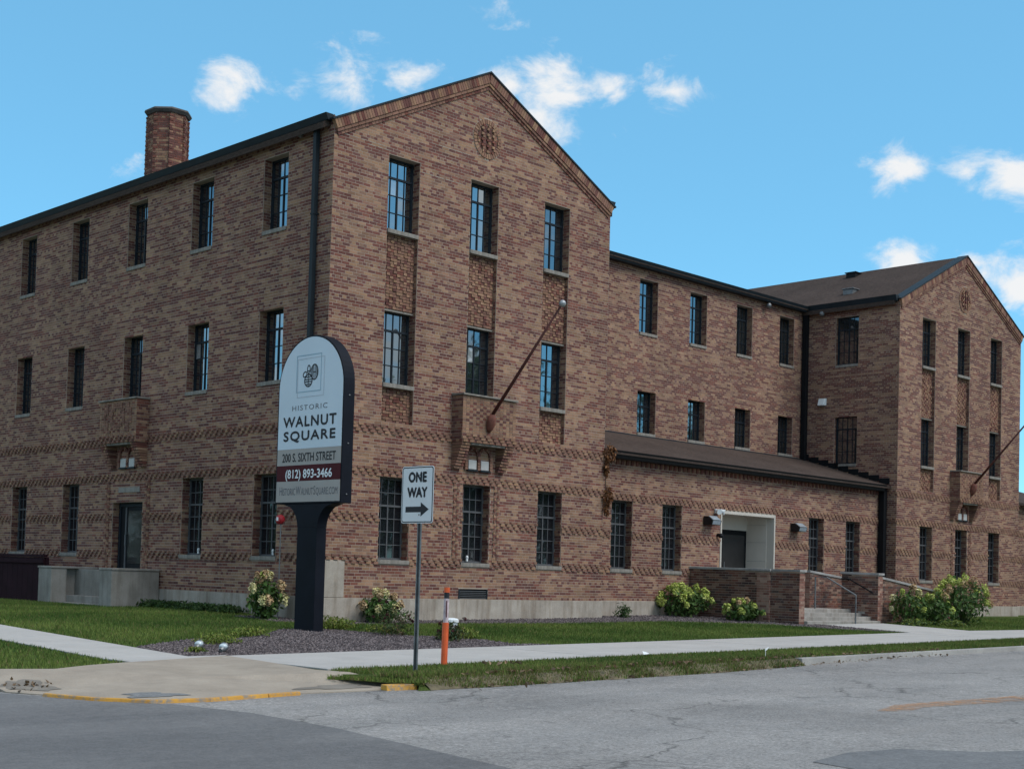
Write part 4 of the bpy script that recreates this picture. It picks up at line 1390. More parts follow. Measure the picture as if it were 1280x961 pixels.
# roof vents
def roof_vent(x, y, z, s=.16, mat='black_metal'):
    m = MB(); m.box(x - s, x + s, y - s, y + s, z - .1, z + .10); m.box(x - s * 1.2, x + s * 1.2, y - s * 1.2, y + s * 1.2, z + .101, z + .14)
    return m.build('roof_vent', mat, bld, .01)
sl_m = (MZ - EAVE - .06) / (MY - Y2 + .28)
for x, y in ((17.3, MY - .7), (20.6, MY - .5), (24.0, MY - .9)):
    roof_vent(x, y, EAVE + .06 + (y - Y2 + .28) * sl_m + .05)
rs = (APEX - EAVE) / (W / 2)
roof_vent(XR + 1.7, 2.9, EAVE + .02 + 1.7 * rs, .20, 'galvanised')
roof_vent(XR + 4.3, 4.3, EAVE + .02 + 4.3 * rs, .20)
# --- octagonal chimney
cxx, cyy, cr = 3.0, 11.70, .62
ch_n = 8
zbot, ztop = 11.4, 14.06
fw = 2 * cr * math.sin(math.pi / ch_n)
ap = cr * math.cos(math.pi / ch_n)
ringv = lambda r, z: [(cxx + r * math.cos(2 * math.pi * (i + .5) / ch_n), cyy + r * math.sin(2 * math.pi * (i + .5) / ch_n), z) for i in range(ch_n)]
chim = MB().prism(ringv(cr - .012, zbot), ringv(cr - .012, ztop)).build('chimney', 'mortar', bld)
bs = Bricks()
for i in range(ch_n):
    ang = 360 * i / ch_n
    n = Vector((math.cos(rad(ang)), math.sin(rad(ang))))
    t = Vector((-n.y, n.x))
    p = Vector((cxx, cyy)) + n * ap - t * (fw / 2)
    f = Frame(p.x, p.y, ang + 90)
    lay(bs, f, .015, fw - .015, zbot, ztop, mix=.7)
    for k in range(int(zbot / H) + 1, int(ztop / H)):
        pr = .012 if k % 2 else .0
        bs.add(f, -.06, .06, k * H + MT / 2, (k + 1) * H - MT / 2, -.04, pr, pr, bcol('r' if k % 3 else 'n'))
bs.build('bricks', chim)
cap = MB().prism(ringv(cr + .03, ztop - .02), ringv(cr + .10, ztop + .07)); cap.prism(ringv(cr + .10, ztop + .071), ringv(cr + .08, ztop + .13))
cap.build('chimney_cap', 'cap_dark', chim, .01)

# ------------------------------------------------------------------ side stoop with two piers
st_root = empty('concrete_stoop', (-.7, 8.3, -.6), 'low grey concrete stoop with two piers at the dark side door', 'stoop')
SX = -1.41
q = MB(); q.box(SX, -.04, 6.46, 7.04, -.75, .44); q.build('pier', 'stoop_concrete', st_root, .012)
q = MB(); q.box(SX, SX + .45, 9.54, 10.24, -.75, .44); q.build('pier', 'stoop_concrete', st_root, .012)
q = MB(); q.box(SX + .452, -.04, 9.72, 10.06, -.75, .44); q.build('parapet', 'stoop_concrete', st_root, .012)
q = MB(); q.box(SX - .025, -.04, 6.435, 7.065, .445, .50); q.build('coping', 'stoop_concrete', st_root, .012)
q = MB(); q.box(SX - .025, -.04, 9.515, 10.265, .445, .50); q.build('coping', 'stoop_concrete', st_root, .012)
q = MB(); q.box(SX + .15, -.62, 7.044, 9.536, -.75, -.44); q.build('step', 'stoop_concrete', st_root, .01)
q = MB(); q.box(SX + .45, -.62, 7.046, 9.534, -.74, -.26); q.build('step', 'stoop_concrete', st_root, .01)
q = MB(); q.box(-.618, -.04, 7.044, 9.7, -.75, .44); q.build('landing', 'stoop_concrete', st_root, .01)

# ------------------------------------------------------------------ maroon fence at the far left
fen = empty('fence', (-1.2, 12.5, -.55), 'dark maroon solid fence left of the concrete stoop', 'fence')
for i in range(22):
    y0 = 10.32 + i * .30
    q = MB(); q.box(-1.22, -1.18, y0 + .003, y0 + .297, -.62, .72); q.build('board', 'maroon_fence', fen, .006)
q = MB(); q.box(-1.25, -1.14, 10.30, 16.95, .725, .80); q.build('top_rail', 'maroon_fence', fen, .008)
q = MB(); q.box(-1.27, -1.225, 10.30, 16.95, .56, .66); q.build('rail', 'maroon_fence', fen, .006)
for y in (10.32, 12.5, 14.7, 16.9):
    q = MB(); q.box(-1.17, -1.07, y, y + .1, -.7, .72); q.build('post', 'maroon_fence', fen, .006)

# ------------------------------------------------------------------ entrance steps between brick parapets
ent = empty('entrance_steps', (16.8, -1.4, -.5), 'brick walled entrance steps and ramp with pale stone copings', 'steps')
EB = dict(mix=.62, header_every=99, phase=1)
class _B(Bricks): pass
PAL = [0]
def dark_col(kind):
    if PAL[0]:
        b = rnd.choice([(.27, .14, .11), (.33, .20, .155), (.21, .10, .08), (.36, .24, .19)]); f = rnd.uniform(.85, 1.15); return tuple(x * f for x in b)
    b = rnd.choice([(.17, .078, .06), (.125, .066, .058), (.20, .11, .082), (.11, .075, .068), (.26, .17, .13)])
    f = rnd.uniform(.7, 1.2); return tuple(x * f for x in b)
def parapet(x0, x1, y0, y1, zb, za, zc, name='parapet', light_ends=True):
    """brick wall with a sloping top: za at the low-coordinate end, zc at the other, along its longer side"""
    along_x = (x1 - x0) > (y1 - y0)
    def top(x, y):
        t = (x - x0) / (x1 - x0) if along_x else (y - y0) / (y1 - y0)
        return za + (zc - za) * t
    m = MB(); e = .008
    P = [(x0 + e, y0 + e), (x1 - e, y0 + e), (x1 - e, y1 - e), (x0 + e, y1 - e)]
    m.hexa([(*p, zb) for p in P] + [(*p, top(*p) - .005) for p in P])
    wl = m.build(name, 'mortar', ent)
    global bcol
    keep = bcol; bcol = dark_col
    bs = Bricks()
    for fr_, L_ in ((Frame(x0, y0, 0), x1 - x0), (Frame(x0, y1, -90), y1 - y0), (Frame(x1, y0, 90), y1 - y0), (Frame(x1, y1, 180), x1 - x0)):
        tmp = Bricks(); PAL[0] = 1 if (name == 'pier' or L_ < .5) else 0
        lay(tmp, fr_, 0, L_, zb, max(za, zc) + H, (), None, (), **EB)
        for V_, C_ in zip(tmp.V, tmp.C):
            c = V_.mean(0)
            if V_[:, 2].max() <= top(c[0], c[1]) + .02: bs.V.append(V_); bs.C.append(C_)
    bcol = keep; PAL[0] = 0
    bs.build('bricks', wl)
    m = MB(); o_ = .035
    P = [(x0 - o_, y0 - o_), (x1 + o_, y0 - o_), (x1 + o_, y1 + o_), (x0 - o_, y1 + o_)]
    m.hexa([(*p, top(*p) + .002) for p in P] + [(*p, top(*p) + .07) for p in P])
    m.build('coping', 'cap_stone', wl, .01)
    return wl
parapet(14.42, 14.70, -3.12, Y1 - .04, -.70, .94, .97)                # left parapet, towards the lawn
parapet(14.36, 14.76, -2.20, -1.78, -.70, .945, .945, 'pier')
parapet(18.70, 18.98, -3.12, -1.92, -.70, .94, .96)                   # right cheek wall
parapet(18.98, 23.6, -3.05, -2.80, -.70, .84, .36)                    # outer wall of the ramp
parapet(17.85, 23.2, -1.35, -1.10, -.70, .97, .52)                    # inner wall of the ramp
q = MB(); q.box(14.70, 18.70, -2.25, Y1 + 1.0, -.8, -.09); q.build('landing', 'step_concrete', ent, .012)
q = MB(); q.box(18.70, 24.0, -2.80, -1.35, -.8, -.14); q.build('ramp', 'step_concrete', ent, .012)
for i, (y, z) in enumerate(((-3.22, -.40), (-2.90, -.295), (-2.58, -.19))):
    q = MB(); q.box(14.702, 18.698, y, -2.252, -.8 - .004 * i, z); q.build('step', 'step_concrete', ent, .012)
def rail(x, y0, y1, z0, z1, zt0, zt1):
    m = MB()
    m.tube([(x, y0, z0), (x, y0, zt0), (x, y0 + .30, zt0 + .10), (x, y1 - .35, zt1), (x, y1, zt1), (x, y1, z1)], .022, 8)
    return m.build('handrail', 'galvanised', ent)
def tubes(name, segs, r, mat, parent):
    m = MB()
    for s in segs: m.tube(s, r, 8)
    return m.build(name, mat, parent)
tubes('handrail', [[(17.12, -3.30, -.5), (17.12, -3.30, .34), (17.12, -2.35, .84), (17.12, -1.98, .84), (17.12, -1.98, -.09)]], .024, 'galvanised', ent)
tubes('handrail', [[(18.62, -3.0, .42), (18.62, -2.2, .82), (18.62, -1.95, .82)], [(18.62, -2.9, .47), (18.70, -2.9, .43)], [(18.62, -2.15, .82), (18.70, -2.15, .78)]], .02, 'black_metal', ent)

# ------------------------------------------------------------------ lettering
def text_mesh(txt, height, width=None, spacing=1.0):
    """flat letters of a given cap height and total width, as (verts, faces) in 2-D, centred"""
    cu = bpy.data.curves.new('t', 'FONT'); cu.body = txt; cu.space_character = spacing; cu.resolution_u = 3
    ob = bpy.data.objects.new('t', cu); COL.objects.link(ob)
    dg = bpy.context.evaluated_depsgraph_get(); dg.update()
    me = ob.evaluated_get(dg).to_mesh()
    V = np.array([v.co[:] for v in me.vertices]); F = [tuple(p.vertices) for p in me.polygons]
    ob.evaluated_get(dg).to_mesh_clear()
    bpy.data.objects.remove(ob, do_unlink=True); bpy.data.curves.remove(cu)
    mn, mx = V.min(0), V.max(0)
    sy = height / .729
    sx = (width / (mx[0] - mn[0])) if width else sy
    X = (V[:, 0] - (mn[0] + mx[0]) / 2) * sx; Y = V[:, 1] * sy
    return X, Y, F
def place_text(name, txt, x, yc, z, height, width, mat, parent, spacing=1.0, bold=0.):
    """letters on a board that faces -x; the reading direction is -y"""
    X, Y, F = text_mesh(txt, height, width, spacing)
    m = MB()
    offs = [(0, 0)] if not bold else [(-bold, 0), (bold, 0), (0, bold), (0, -bold)]
    for k, (ox, oz) in enumerate(offs):
        n = len(m.v)
        m.v += [(x - .0006 * k, yc - (a + ox), z + b + oz) for a, b in zip(X, Y)]
        m.f += [tuple(n + i for i in f) for f in F]
    return m.build(name, mat, parent)

# ------------------------------------------------------------------ tall arched name sign
sg = empty('monument_sign', (-1.85, -2.03, -.65), 'tall arched name sign with pale blue face on a black post', 'sign')
PX, PC, PHW, PZ0, PZS, PZT = -2.02, -2.02, 1.06, 1.93, 4.27, 5.33
def arch(hw, z0, zs, ztp, k=28):
    pts = [(PC - hw, z0), (PC + hw, z0), (PC + hw, zs)]
    for i in range(1, k): 
        t = math.pi * i / k
        pts.append((PC + hw * math.cos(t), zs + (ztp - zs) * math.sin(t)))
    pts.append((PC - hw, zs))
    return pts
cab = MB(); A = arch(PHW, PZ0, PZS, PZT)
cab.prism([(PX, y, z) for y, z in A], [(PX + .27, y, z) for y, z in A]); cab.build('cabinet', 'sign_black', sg, .008)
def band(z0, z1, mat, name, x=PX - .006):
    m = MB(); h = PHW - .035
    m.box(x, PX - .001, PC - h, PC + h, z0, z1); return m.build(name, mat, sg)
fa = arch(PHW - .035, 3.043, PZS, PZT - .035)
MB().prism([(PX - .006, y, z) for y, z in fa], [(PX - .001, y, z) for y, z in fa]).build('face_panel', 'sign_white', sg)
band(2.711, 3.041, 'sign_grey', 'address_band')
band(2.389, 2.709, 'sign_maroon', 'phone_band')
band(1.965, 2.387, 'sign_grey', 'website_band')
TX = PX - .009
place_text('lettering', 'HISTORIC', TX, -2.012, 3.825, .108, 1.13, 'ink_grey', sg, 1.25)
place_text('lettering', 'WALNUT', TX, -2.018, 3.497, .212, 1.70, 'ink_black', sg, 1.15, .010)
place_text('lettering', 'SQUARE', TX, -2.022, 3.216, .196, 1.66, 'ink_black', sg, 1.15, .010)
place_text('lettering', '200 S. SIXTH STREET', TX, -2.03, 2.785, .178, 1.72, 'ink_black', sg, 1.0, .004)
place_text('lettering', '(812) 893-3466', TX, -2.04, 2.450, .178, 1.49, 'ink_white', sg, 1.0, .006)
def small_caps(parts, x, y_left, y_right, z, hgt, mat, parent):
    """runs of large and small capitals fitted between two edges (reading direction -y)"""
    runs = []
    for t, f in parts:
        X, Y, F = text_mesh(t, hgt * f, None); runs.append((X * .6, Y, F, (X.max() - X.min()) * .6))
    gap = .018
    k = (y_left - y_right - gap * (len(runs) - 1)) / sum(r[3] for r in runs)
    m = MB(); y = y_left
    for X, Y, F, w in runs:
        n = len(m.v); c = y - w * k / 2
        m.v += [(x, c - a * k, z + b) for a, b in zip(X, Y)]
        m.f += [tuple(n + i for i in f) for f in F]
        y -= w * k + gap
    return m.build('lettering', mat, parent)
small_caps([('H', 1), ('ISTORIC', .8), ('W', 1), ('ALNUT', .8), ('S', 1), ('QUARE.COM', .8)], TX, -1.108, -2.975, 2.105, .185, 'ink_grey', sg)
# two thin overlapping squares round the walnut emblem
def frame_line(y0, y1, z0, z1, t, mat, x):
    m = MB()
    m.box(x - .003, x, y0, y0 + t, z0, z1); m.box(x - .003, x, y1 - t, y1, z0, z1)
    m.box(x - .0031, x, y0 + t, y1 - t, z0, z0 + t); m.box(x - .0031, x, y0 + t, y1 - t, z1 - t, z1)
    m.build('emblem_frame', mat, sg)
frame_line(-2.355, -1.551, 4.184, 4.945, .020, 'ink_blue', PX - .0065)
frame_line(-2.455, -1.585, 4.082, 4.876, .016, 'ink_pale', PX - .0075)
def ring2(cy, cz, ry, rz, t, tilt=0., seg=26, a0=0., a1=2 * math.pi):
    m = []
    c, s = math.cos(tilt), math.sin(tilt)
    for i in range(seg):
        ps = []
        for (f, j) in ((1, i), (1, i + 1), (0, i + 1), (0, i)):
            t_ = a0 + (a1 - a0) * j / seg
            y, z = (ry - (0 if f else t)) * math.cos(t_), (rz - (0 if f else t)) * math.sin(t_)
            ps.append((cy - (y * c - z * s), cz + y * s + z * c))
        m.append(ps)
    return m
em = MB(); ex = TX - .002
def emq(qs):
    for q_ in qs: em.poly([(ex, a, b) for a, b in q_])
def emr(y0, y1, z0, z1): em.poly([(ex - .0005, y0, z0), (ex - .0005, y1, z0), (ex - .0005, y1, z1), (ex - .0005, y0, z1)])
emq(ring2(-1.945, 4.415, .135, .135, .026))                       # round nut with cross hatching
for z, h in ((4.485, .075), (4.435, .105), (4.39, .108), (4.34, .07)): emr(-1.945 - h, -1.945 + h, z - .011, z + .011)
emr(-1.953, -1.937, 4.30, 4.53)
emq(ring2(-2.135, 4.575, .125, .165, .026))                       # upright nut with bars
for y, h in ((-2.10, .13), (-2.065, .10), (-2.15, .14), (-2.19, .12), (-2.225, .07)): emr(y - .009, y + .009, 4.575 - h, 4.575 + h)
emr(-2.18, -2.11, 4.565, 4.585)
emq(ring2(-1.95, 4.64, .055, .095, .024)); emr(-1.99, -1.91, 4.60, 4.62)
emq(ring2(-1.83, 4.545, .075, .06, .024, .6))
em.build('walnut_emblem', 'ink_black', sg)
post = MB(); post.box(PX + .012, PX + .258, PC - .325, PC + .305, -.75, 1.45)
post.build('post', 'sign_black', sg, .008)
fl = []
for i in range(9):
    t = i / 8
    fl.append((1.452 + .47 * t, .33 + .50 * (1 - math.sqrt(max(0, 1 - t * t)))))
ringp = [(PC - w, z) for z, w in fl] + [(PC + w - .02, z) for z, w in reversed(fl)]
MB().prism([(PX + .012, y, z) for y, z in ringp], [(PX + .258, y, z) for y, z in ringp]).build('post_flare', 'sign_black', sg)
for z in (2.1, 3.1, 4.05):
    m = MB(); m.sphere((PX + .135, PC - PHW - .004, z), .018, 8, 6); m.build('bolt', 'galvanised', sg)

# ------------------------------------------------------------------ one way sign
ow = empty('road_sign', (-6.0, -9.70, -.80), 'white one way arrow sign on a grey post beside the orange marker', 'road sign')
OX, OC, OZ0, OZ1, OW = -6.05, -9.635, 1.30, 2.105, .655
def rrect(hw, z0, z1, r, k=6):
    pts = []
    for (cy_, cz_, a) in ((hw - r, z1 - r, 0), (-hw + r, z1 - r, 90), (-hw + r, z0 + r, 180), (hw - r, z0 + r, 270)):
        for i in range(k + 1):
            t = rad(a + 90 * i / k); pts.append((OC + cy_ + r * math.cos(t), cz_ + r * math.sin(t)))
    return pts
def plate(name, hw, z0, z1, r, x0, x1, mat):
    p = rrect(hw, z0, z1, r); return MB().prism([(x0, y, z) for y, z in p], [(x1, y, z) for y, z in p]).build(name, mat, ow)
plate('plate', OW / 2, OZ0, OZ1, .04, OX, OX + .004, 'road_sign_white')
plate('border', OW / 2 - .012, OZ0 + .012, OZ1 - .012, .034, OX - .0015, OX - .0002, 'ink_black')
plate('plate_face', OW / 2 - .026, OZ0 + .026, OZ1 - .026, .026, OX - .003, OX - .0017, 'road_sign_white')
place_text('lettering', 'ONE', OX - .005, OC, 1.885, .140, .36, 'ink_black', ow, 1.05, .010)
place_text('lettering', 'WAY', OX - .005, OC, 1.670, .140, .40, 'ink_black', ow, 1.0, .010)
a = MB(); yy = lambda s: OC - s
a.poly([(OX - .005, yy(-.235), 1.455), (OX - .005, yy(.08), 1.455), (OX - .005, yy(.08), 1.395), (OX - .005, yy(.245), 1.495), (OX - .005, yy(.08), 1.595), (OX - .005, yy(.08), 1.535), (OX - .005, yy(-.235), 1.535)])
a.build('arrow', 'ink_black', ow)
p = MB(); x0 = OX + .006
prof = [(-.038, .0), (-.022, .0), (-.018, .026), (.018, .026), (.022, 0), (.038, 0), (.038, .006), (.027, .006), (.022, .032), (-.022, .032), (-.027, .006), (-.038, .006)]
p.prism([(x0 + d, OC - .05 + w, -.95) for w, d in prof], [(x0 + d, OC - .05 + w, 2.02) for w, d in prof]); p.build('post', 'galvanised', ow)
for z in (1.42, 1.98):
    m = MB(); m.sphere((OX - .004, OC - .05, z), .012, 8, 5); m.build('bolt', 'galvanised', ow)

# ------------------------------------------------------------------ orange marker post
om = empty('marker_post', (-4.77, -8.95, -.79), 'thin orange utility marker post with black top in the verge', 'marker post')
top_ = Vector((.02, 0, 1.20)); b0 = Vector((-4.77, -8.95, -.80))
def seg(t0, t1, r, name, mat, k=12):
    m = MB(); m.tube([b0 + top_ * t0, b0 + top_ * t1], r, k); m.build(name, mat, om, .0, False)
seg(0, .56, .050, 'sleeve', 'orange_plastic'); seg(.5605, .86, .041, 'label_band', 'tape_white'); seg(.8605, .935, .040, 'black_band', 'ink_black'); seg(.9355, 1.0, .045, 'cap', 'orange_plastic')
m = MB(); m.box(-4.80, -4.785, -9.0, -8.992, -.05, .20); m.build('warning_strip', 'sign_maroon', om)

# ------------------------------------------------------------------ white utility post behind the rose
wp = empty('utility_stub', (-.25, -4.45, -.69), 'short white capped utility stub behind the rose bush', 'utility post')
m = MB(); m.tube([(-.25, -4.45, -.72), (-.25, -4.45, -.45)], .12, 16); m.build('base', 'teal_paint', wp)
m = MB(); m.tube([(-.25, -4.45, -.449), (-.25, -4.45, -.34)], .125, 16); m.build('body', 'white_plastic', wp)
m = MB(); m.tube([(-.25, -4.45, -.339), (-.25, -4.45, -.29), (-.25, -4.45, -.265), (-.25, -4.45, -.255)], [.15, .15, .12, .05], 16); m.build('cap', 'white_plastic', wp)
for k in range(8):
    t = k * .785
    m = MB(); m.sphere((-.25 + .125 * math.cos(t), -4.45 + .125 * math.sin(t), -.395), .018, 8, 5); m.build('bolt_hole', 'ink_black', wp)

# ------------------------------------------------------------------ ground floodlights in the gravel
for (x, y, lab) in ((-6.55, -5.05, 'small glass ground floodlight in gravel, left of the pair'), (-6.42, -5.55, 'small glass ground floodlight in gravel, right of the pair')):
    z = float(zt(x, y))
    fl_ = empty('ground_light', (x, y, z), lab, 'floodlight', 'floodlights aimed at the sign')
    m = MB(); m.tube([(x, y, z - .02), (x, y, z + .05)], .02, 8); m.build('stake', 'black_metal', fl_)
    m = MB(); m.tube([(x - .06, y - .04, z + .06), (x + .0, y, z + .085), (x + .07, y + .03, z + .12)], [.03, .065, .075], 12); m.build('lamp_head', 'galvanised', fl_)
    m = MB(); m.sphere((x + .02, y + .0, z + .12), .07, 12, 8, .7); m.build('lens', 'lens_glass', fl_, 0, True)

# ------------------------------------------------------------------ red alarm bell post by the left wing
rb = empty('alarm_stake', (-.35, 1.02, -.52), 'red round reflector on a thin grey stake behind the hydrangea', 'stake')
m = MB(); m.tube([(-.35, 1.02, -.6), (-.35, 1.02, 1.66)], .014, 8); m.build('stake', 'galvanised', rb)
m = MB(); m.tube([(-.44, .99, 1.71), (-.41, 1.0, 1.71), (-.36, 1.02, 1.71), (-.32, 1.04, 1.71)], [.05, .105, .11, .07], 12); m.build('reflector', 'red_paint', rb)
m = MB(); m.box(-.455, -.442, 1.0, 1.06, 1.68, 1.76); m.build('tag_plate', 'white_plastic', rb)

# pale mortar repairs on the near gable
mr = []
for (xa, xb, z_) in ((.30, 1.55, 10.45), (1.0, 1.75, 10.38), (2.7, 4.0, 10.10), (3.0, 4.3, 10.87)):
    x_ = xa
    while x_ < xb:
        l_ = rnd.uniform(.12, .3)
        mr.append((x_, min(xb, x_ + l_), round(z_ / H) * H)); x_ += l_ + rnd.uniform(.0, .08)
m = MB()
for xa, xb, z_ in mr: m.box(xa, xb, -.0035, .0, z_ - .008, z_ + .008)
tag(m.build('mortar_repair', 'base_concrete', wallA), kind='stuff')
# small white candle lights on the ground floor window ledges
for (x, y, z, lab) in ((W / 2 - .10, .175, S0 + .10, 'tiny white candle light in the middle gable ground window'), (.175, 1.98, S0 + .09, 'tiny white candle light in the window beside the sign'), (.175, 5.05, S0 + .09, 'tiny white candle light in the window right of the side door')):
    e = empty('candle_light', (x, y, z - .06), lab, 'candle', 'candle lights on window ledges')
    m = MB(); m.tube([(x, y, z - .06), (x, y, z)], [.028, .025], 8); m.build('base', 'white_plastic', e)
    m = MB(); m.sphere((x, y, z + .035), .035, 8, 6, 1.3); m.build('bulb', 'white_plastic', e)
# ------------------------------------------------------------------ flag poles
def flag_pole(ox, lab):
    u = ox + W / 2 - .04
    f = empty('flag_pole', (u, -.4, 4.3), lab, 'flag pole', 'leaning flag poles on the balconies')
    p0, p1 = Vector((u, -.42, 4.40)), Vector((u, -2.62, 6.90))
    m = MB(); m.tube([p0, p0.lerp(p1, .5), p1], [.046, .038, .026], 12); m.build('pole', 'rust_paint', f, 0, True)
    m = MB(); m.sphere(p1 + (p1 - p0).normalized() * .07, .085, 14, 9); m.build('ball', 'ball_grey', f, 0, True)
    m = MB(); m.tube([(u, -.39, 4.08), (u, -.41, 4.14), (u, -.46, 4.27), (u, -.50, 4.42), (u, -.53, 4.50)], [.04, .08, .115, .10, .06], 14); m.build('socket', 'rust_base', f, 0, True)
    m = MB(); m.box(u - .05, u + .05, -.398, -.384, 3.90, 4.12); m.build('rust_plate', 'rust_base', f, .004)
flag_pole(0, 'rusty leaning flag pole with grey ball on the near gable balcony')
flag_pole(XR, 'dark red leaning flag pole on the far right gable balcony')

# ------------------------------------------------------------------ lamps and camera at the entrance
def wall_lamp(x, lab):
    l = empty('wall_lamp', (x, Y1, 2.42), lab, 'wall lamp', 'wedge wall lamps beside the entrance')
    y = Y1
    m = MB(); m.prism([(x - .24, y - .02, 2.30), (x - .24, y - .30, 2.30), (x - .24, y - .34, 2.44), (x - .24, y - .16, 2.56), (x - .24, y - .02, 2.56)],
                      [(x + .24, y - .02, 2.30), (x + .24, y - .30, 2.30), (x + .24, y - .34, 2.44), (x + .24, y - .16, 2.56), (x + .24, y - .02, 2.56)])
    m.build('housing', 'lamp_bronze', l, .012)
    m = MB(); m.poly([(x - .20, y - .312, 2.315), (x + .20, y - .312, 2.315), (x + .20, y - .345, 2.43), (x - .20, y - .345, 2.43)]); m.poly([(x - .2, y - .345, 2.45), (x + .2, y - .345, 2.45), (x + .2, y - .17, 2.572), (x - .2, y - .17, 2.572)])
    m.build('lens', 'lamp_lens', l)
wall_lamp(15.28, 'dark wedge wall lamp left of the pale entrance')
wall_lamp(20.02, 'dark wedge wall lamp right of the pale entrance')
fl2 = empty('spot_light', (15.7, Y1, 2.74), 'white twin spotlight at the top left of the entrance', 'spotlight')
m = MB(); m.box(15.60, 15.76, Y1 - .06, Y1 - .012, 2.67, 2.80); m.build('mount', 'white_plastic', fl2, .008)
for dx in (-.14, .12):
    m = MB(); m.tube([(15.68, Y1 - .06, 2.74), (15.68 + dx * .5, Y1 - .12, 2.74), (15.68 + dx, Y1 - .24, 2.70)], [.03, .06, .085], 12); m.build('lamp_head', 'white_plastic', fl2)
sc = empty('security_camera', (15.80, Y1, 2.0), 'small black security camera beside the entrance frame', 'camera')
m = MB(); m.tube([(15.78, Y1 - .012, 2.02), (15.78, Y1 - .09, 2.02)], .05, 12); m.build('mount', 'black_metal', sc)
m = MB(); m.sphere((15.78, Y1 - .13, 2.0), .075, 12, 8); m.build('dome', 'black_metal', sc, 0, True)
wl = empty('wall_pack', (XR, 2.94, 7.2), 'small white wall light on the side of the right wing', 'wall lamp')
m = MB(); m.prism([(XR - .02, 2.79, 7.12), (XR - .02, 3.09, 7.12), (XR - .02, 3.09, 7.38), (XR - .02, 2.79, 7.38)], [(XR - .2, 2.82, 7.12), (XR - .2, 3.06, 7.12), (XR - .12, 3.06, 7.37), (XR - .12, 2.82, 7.37)]); m.build('housing', 'white_plastic', wl, .01)
m = MB(); m.box(XR - .17, XR - .05, 2.85, 3.03, 7.10, 7.118); m.build('lens', 'lamp_lens', wl)
for (x, y, r_, lab) in ((0, 1.05, -90, 'small grey eave camera below the left gutter near the corner'), ):
    e = empty('eave_camera', (-.1, y, 10.5), lab, 'camera')
    m = MB(); m.sphere((-.14, y, 10.52), .07, 10, 7); m.build('dome', 'galvanised', e, 0, True)
    m = MB(); m.tube([(-.14, y, 10.56), (-.14, y, 10.66)], .03, 8); m.build('bracket', 'dark_metal', e)
for (x, y, lab) in ((22.9, Y2 - .18, 'small round camera under the eave of the recessed wing'), (XR - .18, 2.95, 'small round camera under the eave of the right wing side')):
    e = empty('eave_camera', (x, y, 10.45), lab, 'camera')
    m = MB(); m.sphere((x, y, 10.46), .10, 10, 7); m.build('dome', 'galvanised', e, 0, True)
    m = MB(); m.tube([(x, y, 10.5), (x, y, 10.6)], .03, 8); m.build('bracket', 'dark_metal', e)

# ------------------------------------------------------------------ plants
def foliage(name, n, ctr, rad3, size, cols, parent, jit=.9, shell=.45, mat='leaf', flat=.0, aspect=.55, floor=None):
    d = NR.normal(0, 1, (n, 3)); d /= np.linalg.norm(d, axis=1, keepdims=True)
    r = shell + (1 - shell) * NR.uniform(0, 1, n) ** .6
    lump = 1 + .16 * np.sin(3.1 * d[:, 0] + 5 * d[:, 2] + ctr[0]) + .13 * np.sin(5.3 * d[:, 1] + 2.2 * d[:, 0] + ctr[1] * 3)
    P = d * (r * lump)[:, None] * np.array(rad3)[None] + np.array(ctr)[None]
    if floor is not None: P[:, 2] = np.maximum(P[:, 2], floor + NR.uniform(.01, .08, n))
    up = d * .8 + np.array([0, 0, .7])[None]
    k = NR.randint(0, len(cols), n)
    c = np.array(cols)[k] * NR.uniform(.65, 1.35, (n, 1))
    V, F, C = leaf_cards(P[:, 0], P[:, 1], P[:, 2], up, NR.uniform(size[0], size[1], n), c, jit, aspect)
    return np_mesh(name, V, F, C, mat, parent)
HG = [(.050, .105, .022), (.068, .13, .028), (.036, .078, .018), (.09, .145, .035)]
FL_GREEN = [(.46, .52, .13), (.38, .46, .10), (.54, .56, .20)]
FL_CREAM = [(.66, .60, .32), (.60, .56, .27), (.70, .64, .40)]
FL_TAN = [(.46, .32, .18), (.38, .26, .15), (.52, .39, .23)]
def hydrangea(ctr, rx, rz, heads, lab, cat='hydrangea', leaves=520, mixf=(FL_GREEN,), seed=1, hs=(.09, .15), leafc=HG):
    """panicle hydrangea: stems, leaf mass and separate domed flower heads"""
    R = random.Random(seed)
    x, y = ctr; z = float(zt(x, y))
    e = empty('hydrangea', (x, y, z), lab, cat, 'hydrangea shrubs by the walls')
    foliage('foliage', leaves, (x, y, z + rz * .85), (rx, rx, rz * .85), (.05, .095), leafc, e, .7, .3, floor=z)
    m = MB()
    hp = []
    for i in range(heads):
        a = R.uniform(0, 6.28); el = R.uniform(-.15, 1.35)
        p = Vector((x + rx * 1.02 * math.cos(a) * math.cos(el), y + rx * 1.02 * math.sin(a) * math.cos(el), z + rz * .85 + rz * 1.0 * math.sin(el)))
        hp.append(p)
        m.tube([(x + R.uniform(-.08, .08), y + R.uniform(-.08, .08), z - .02), ((x + p.x) / 2, (y + p.y) / 2, z + (p.z - z) * .6), p], [.012, .009, .006], 5, False)
    m.build('stems', 'stem', e)
    for i, p in enumerate(hp):
        h = R.uniform(*hs); cols = R.choice(mixf)
        foliage('flower_head', 110, p, (h * .68, h * .68, h * .85), (.022, .036), cols, e, .45, .6, 'petal', aspect=.9)
    return e
hydrangea((-.75, .95), .40, .56, 13, 'hydrangea with cream flower heads left of the black sign post', leaves=520, mixf=(FL_CREAM, FL_GREEN, FL_TAN), seed=3, hs=(.11, .16))
hydrangea((1.45, -.42), .46, .38, 12, 'hydrangea with cream and tan heads by the corner stone', leaves=420, mixf=(FL_CREAM, FL_TAN, FL_TAN), seed=5, hs=(.10, .15))
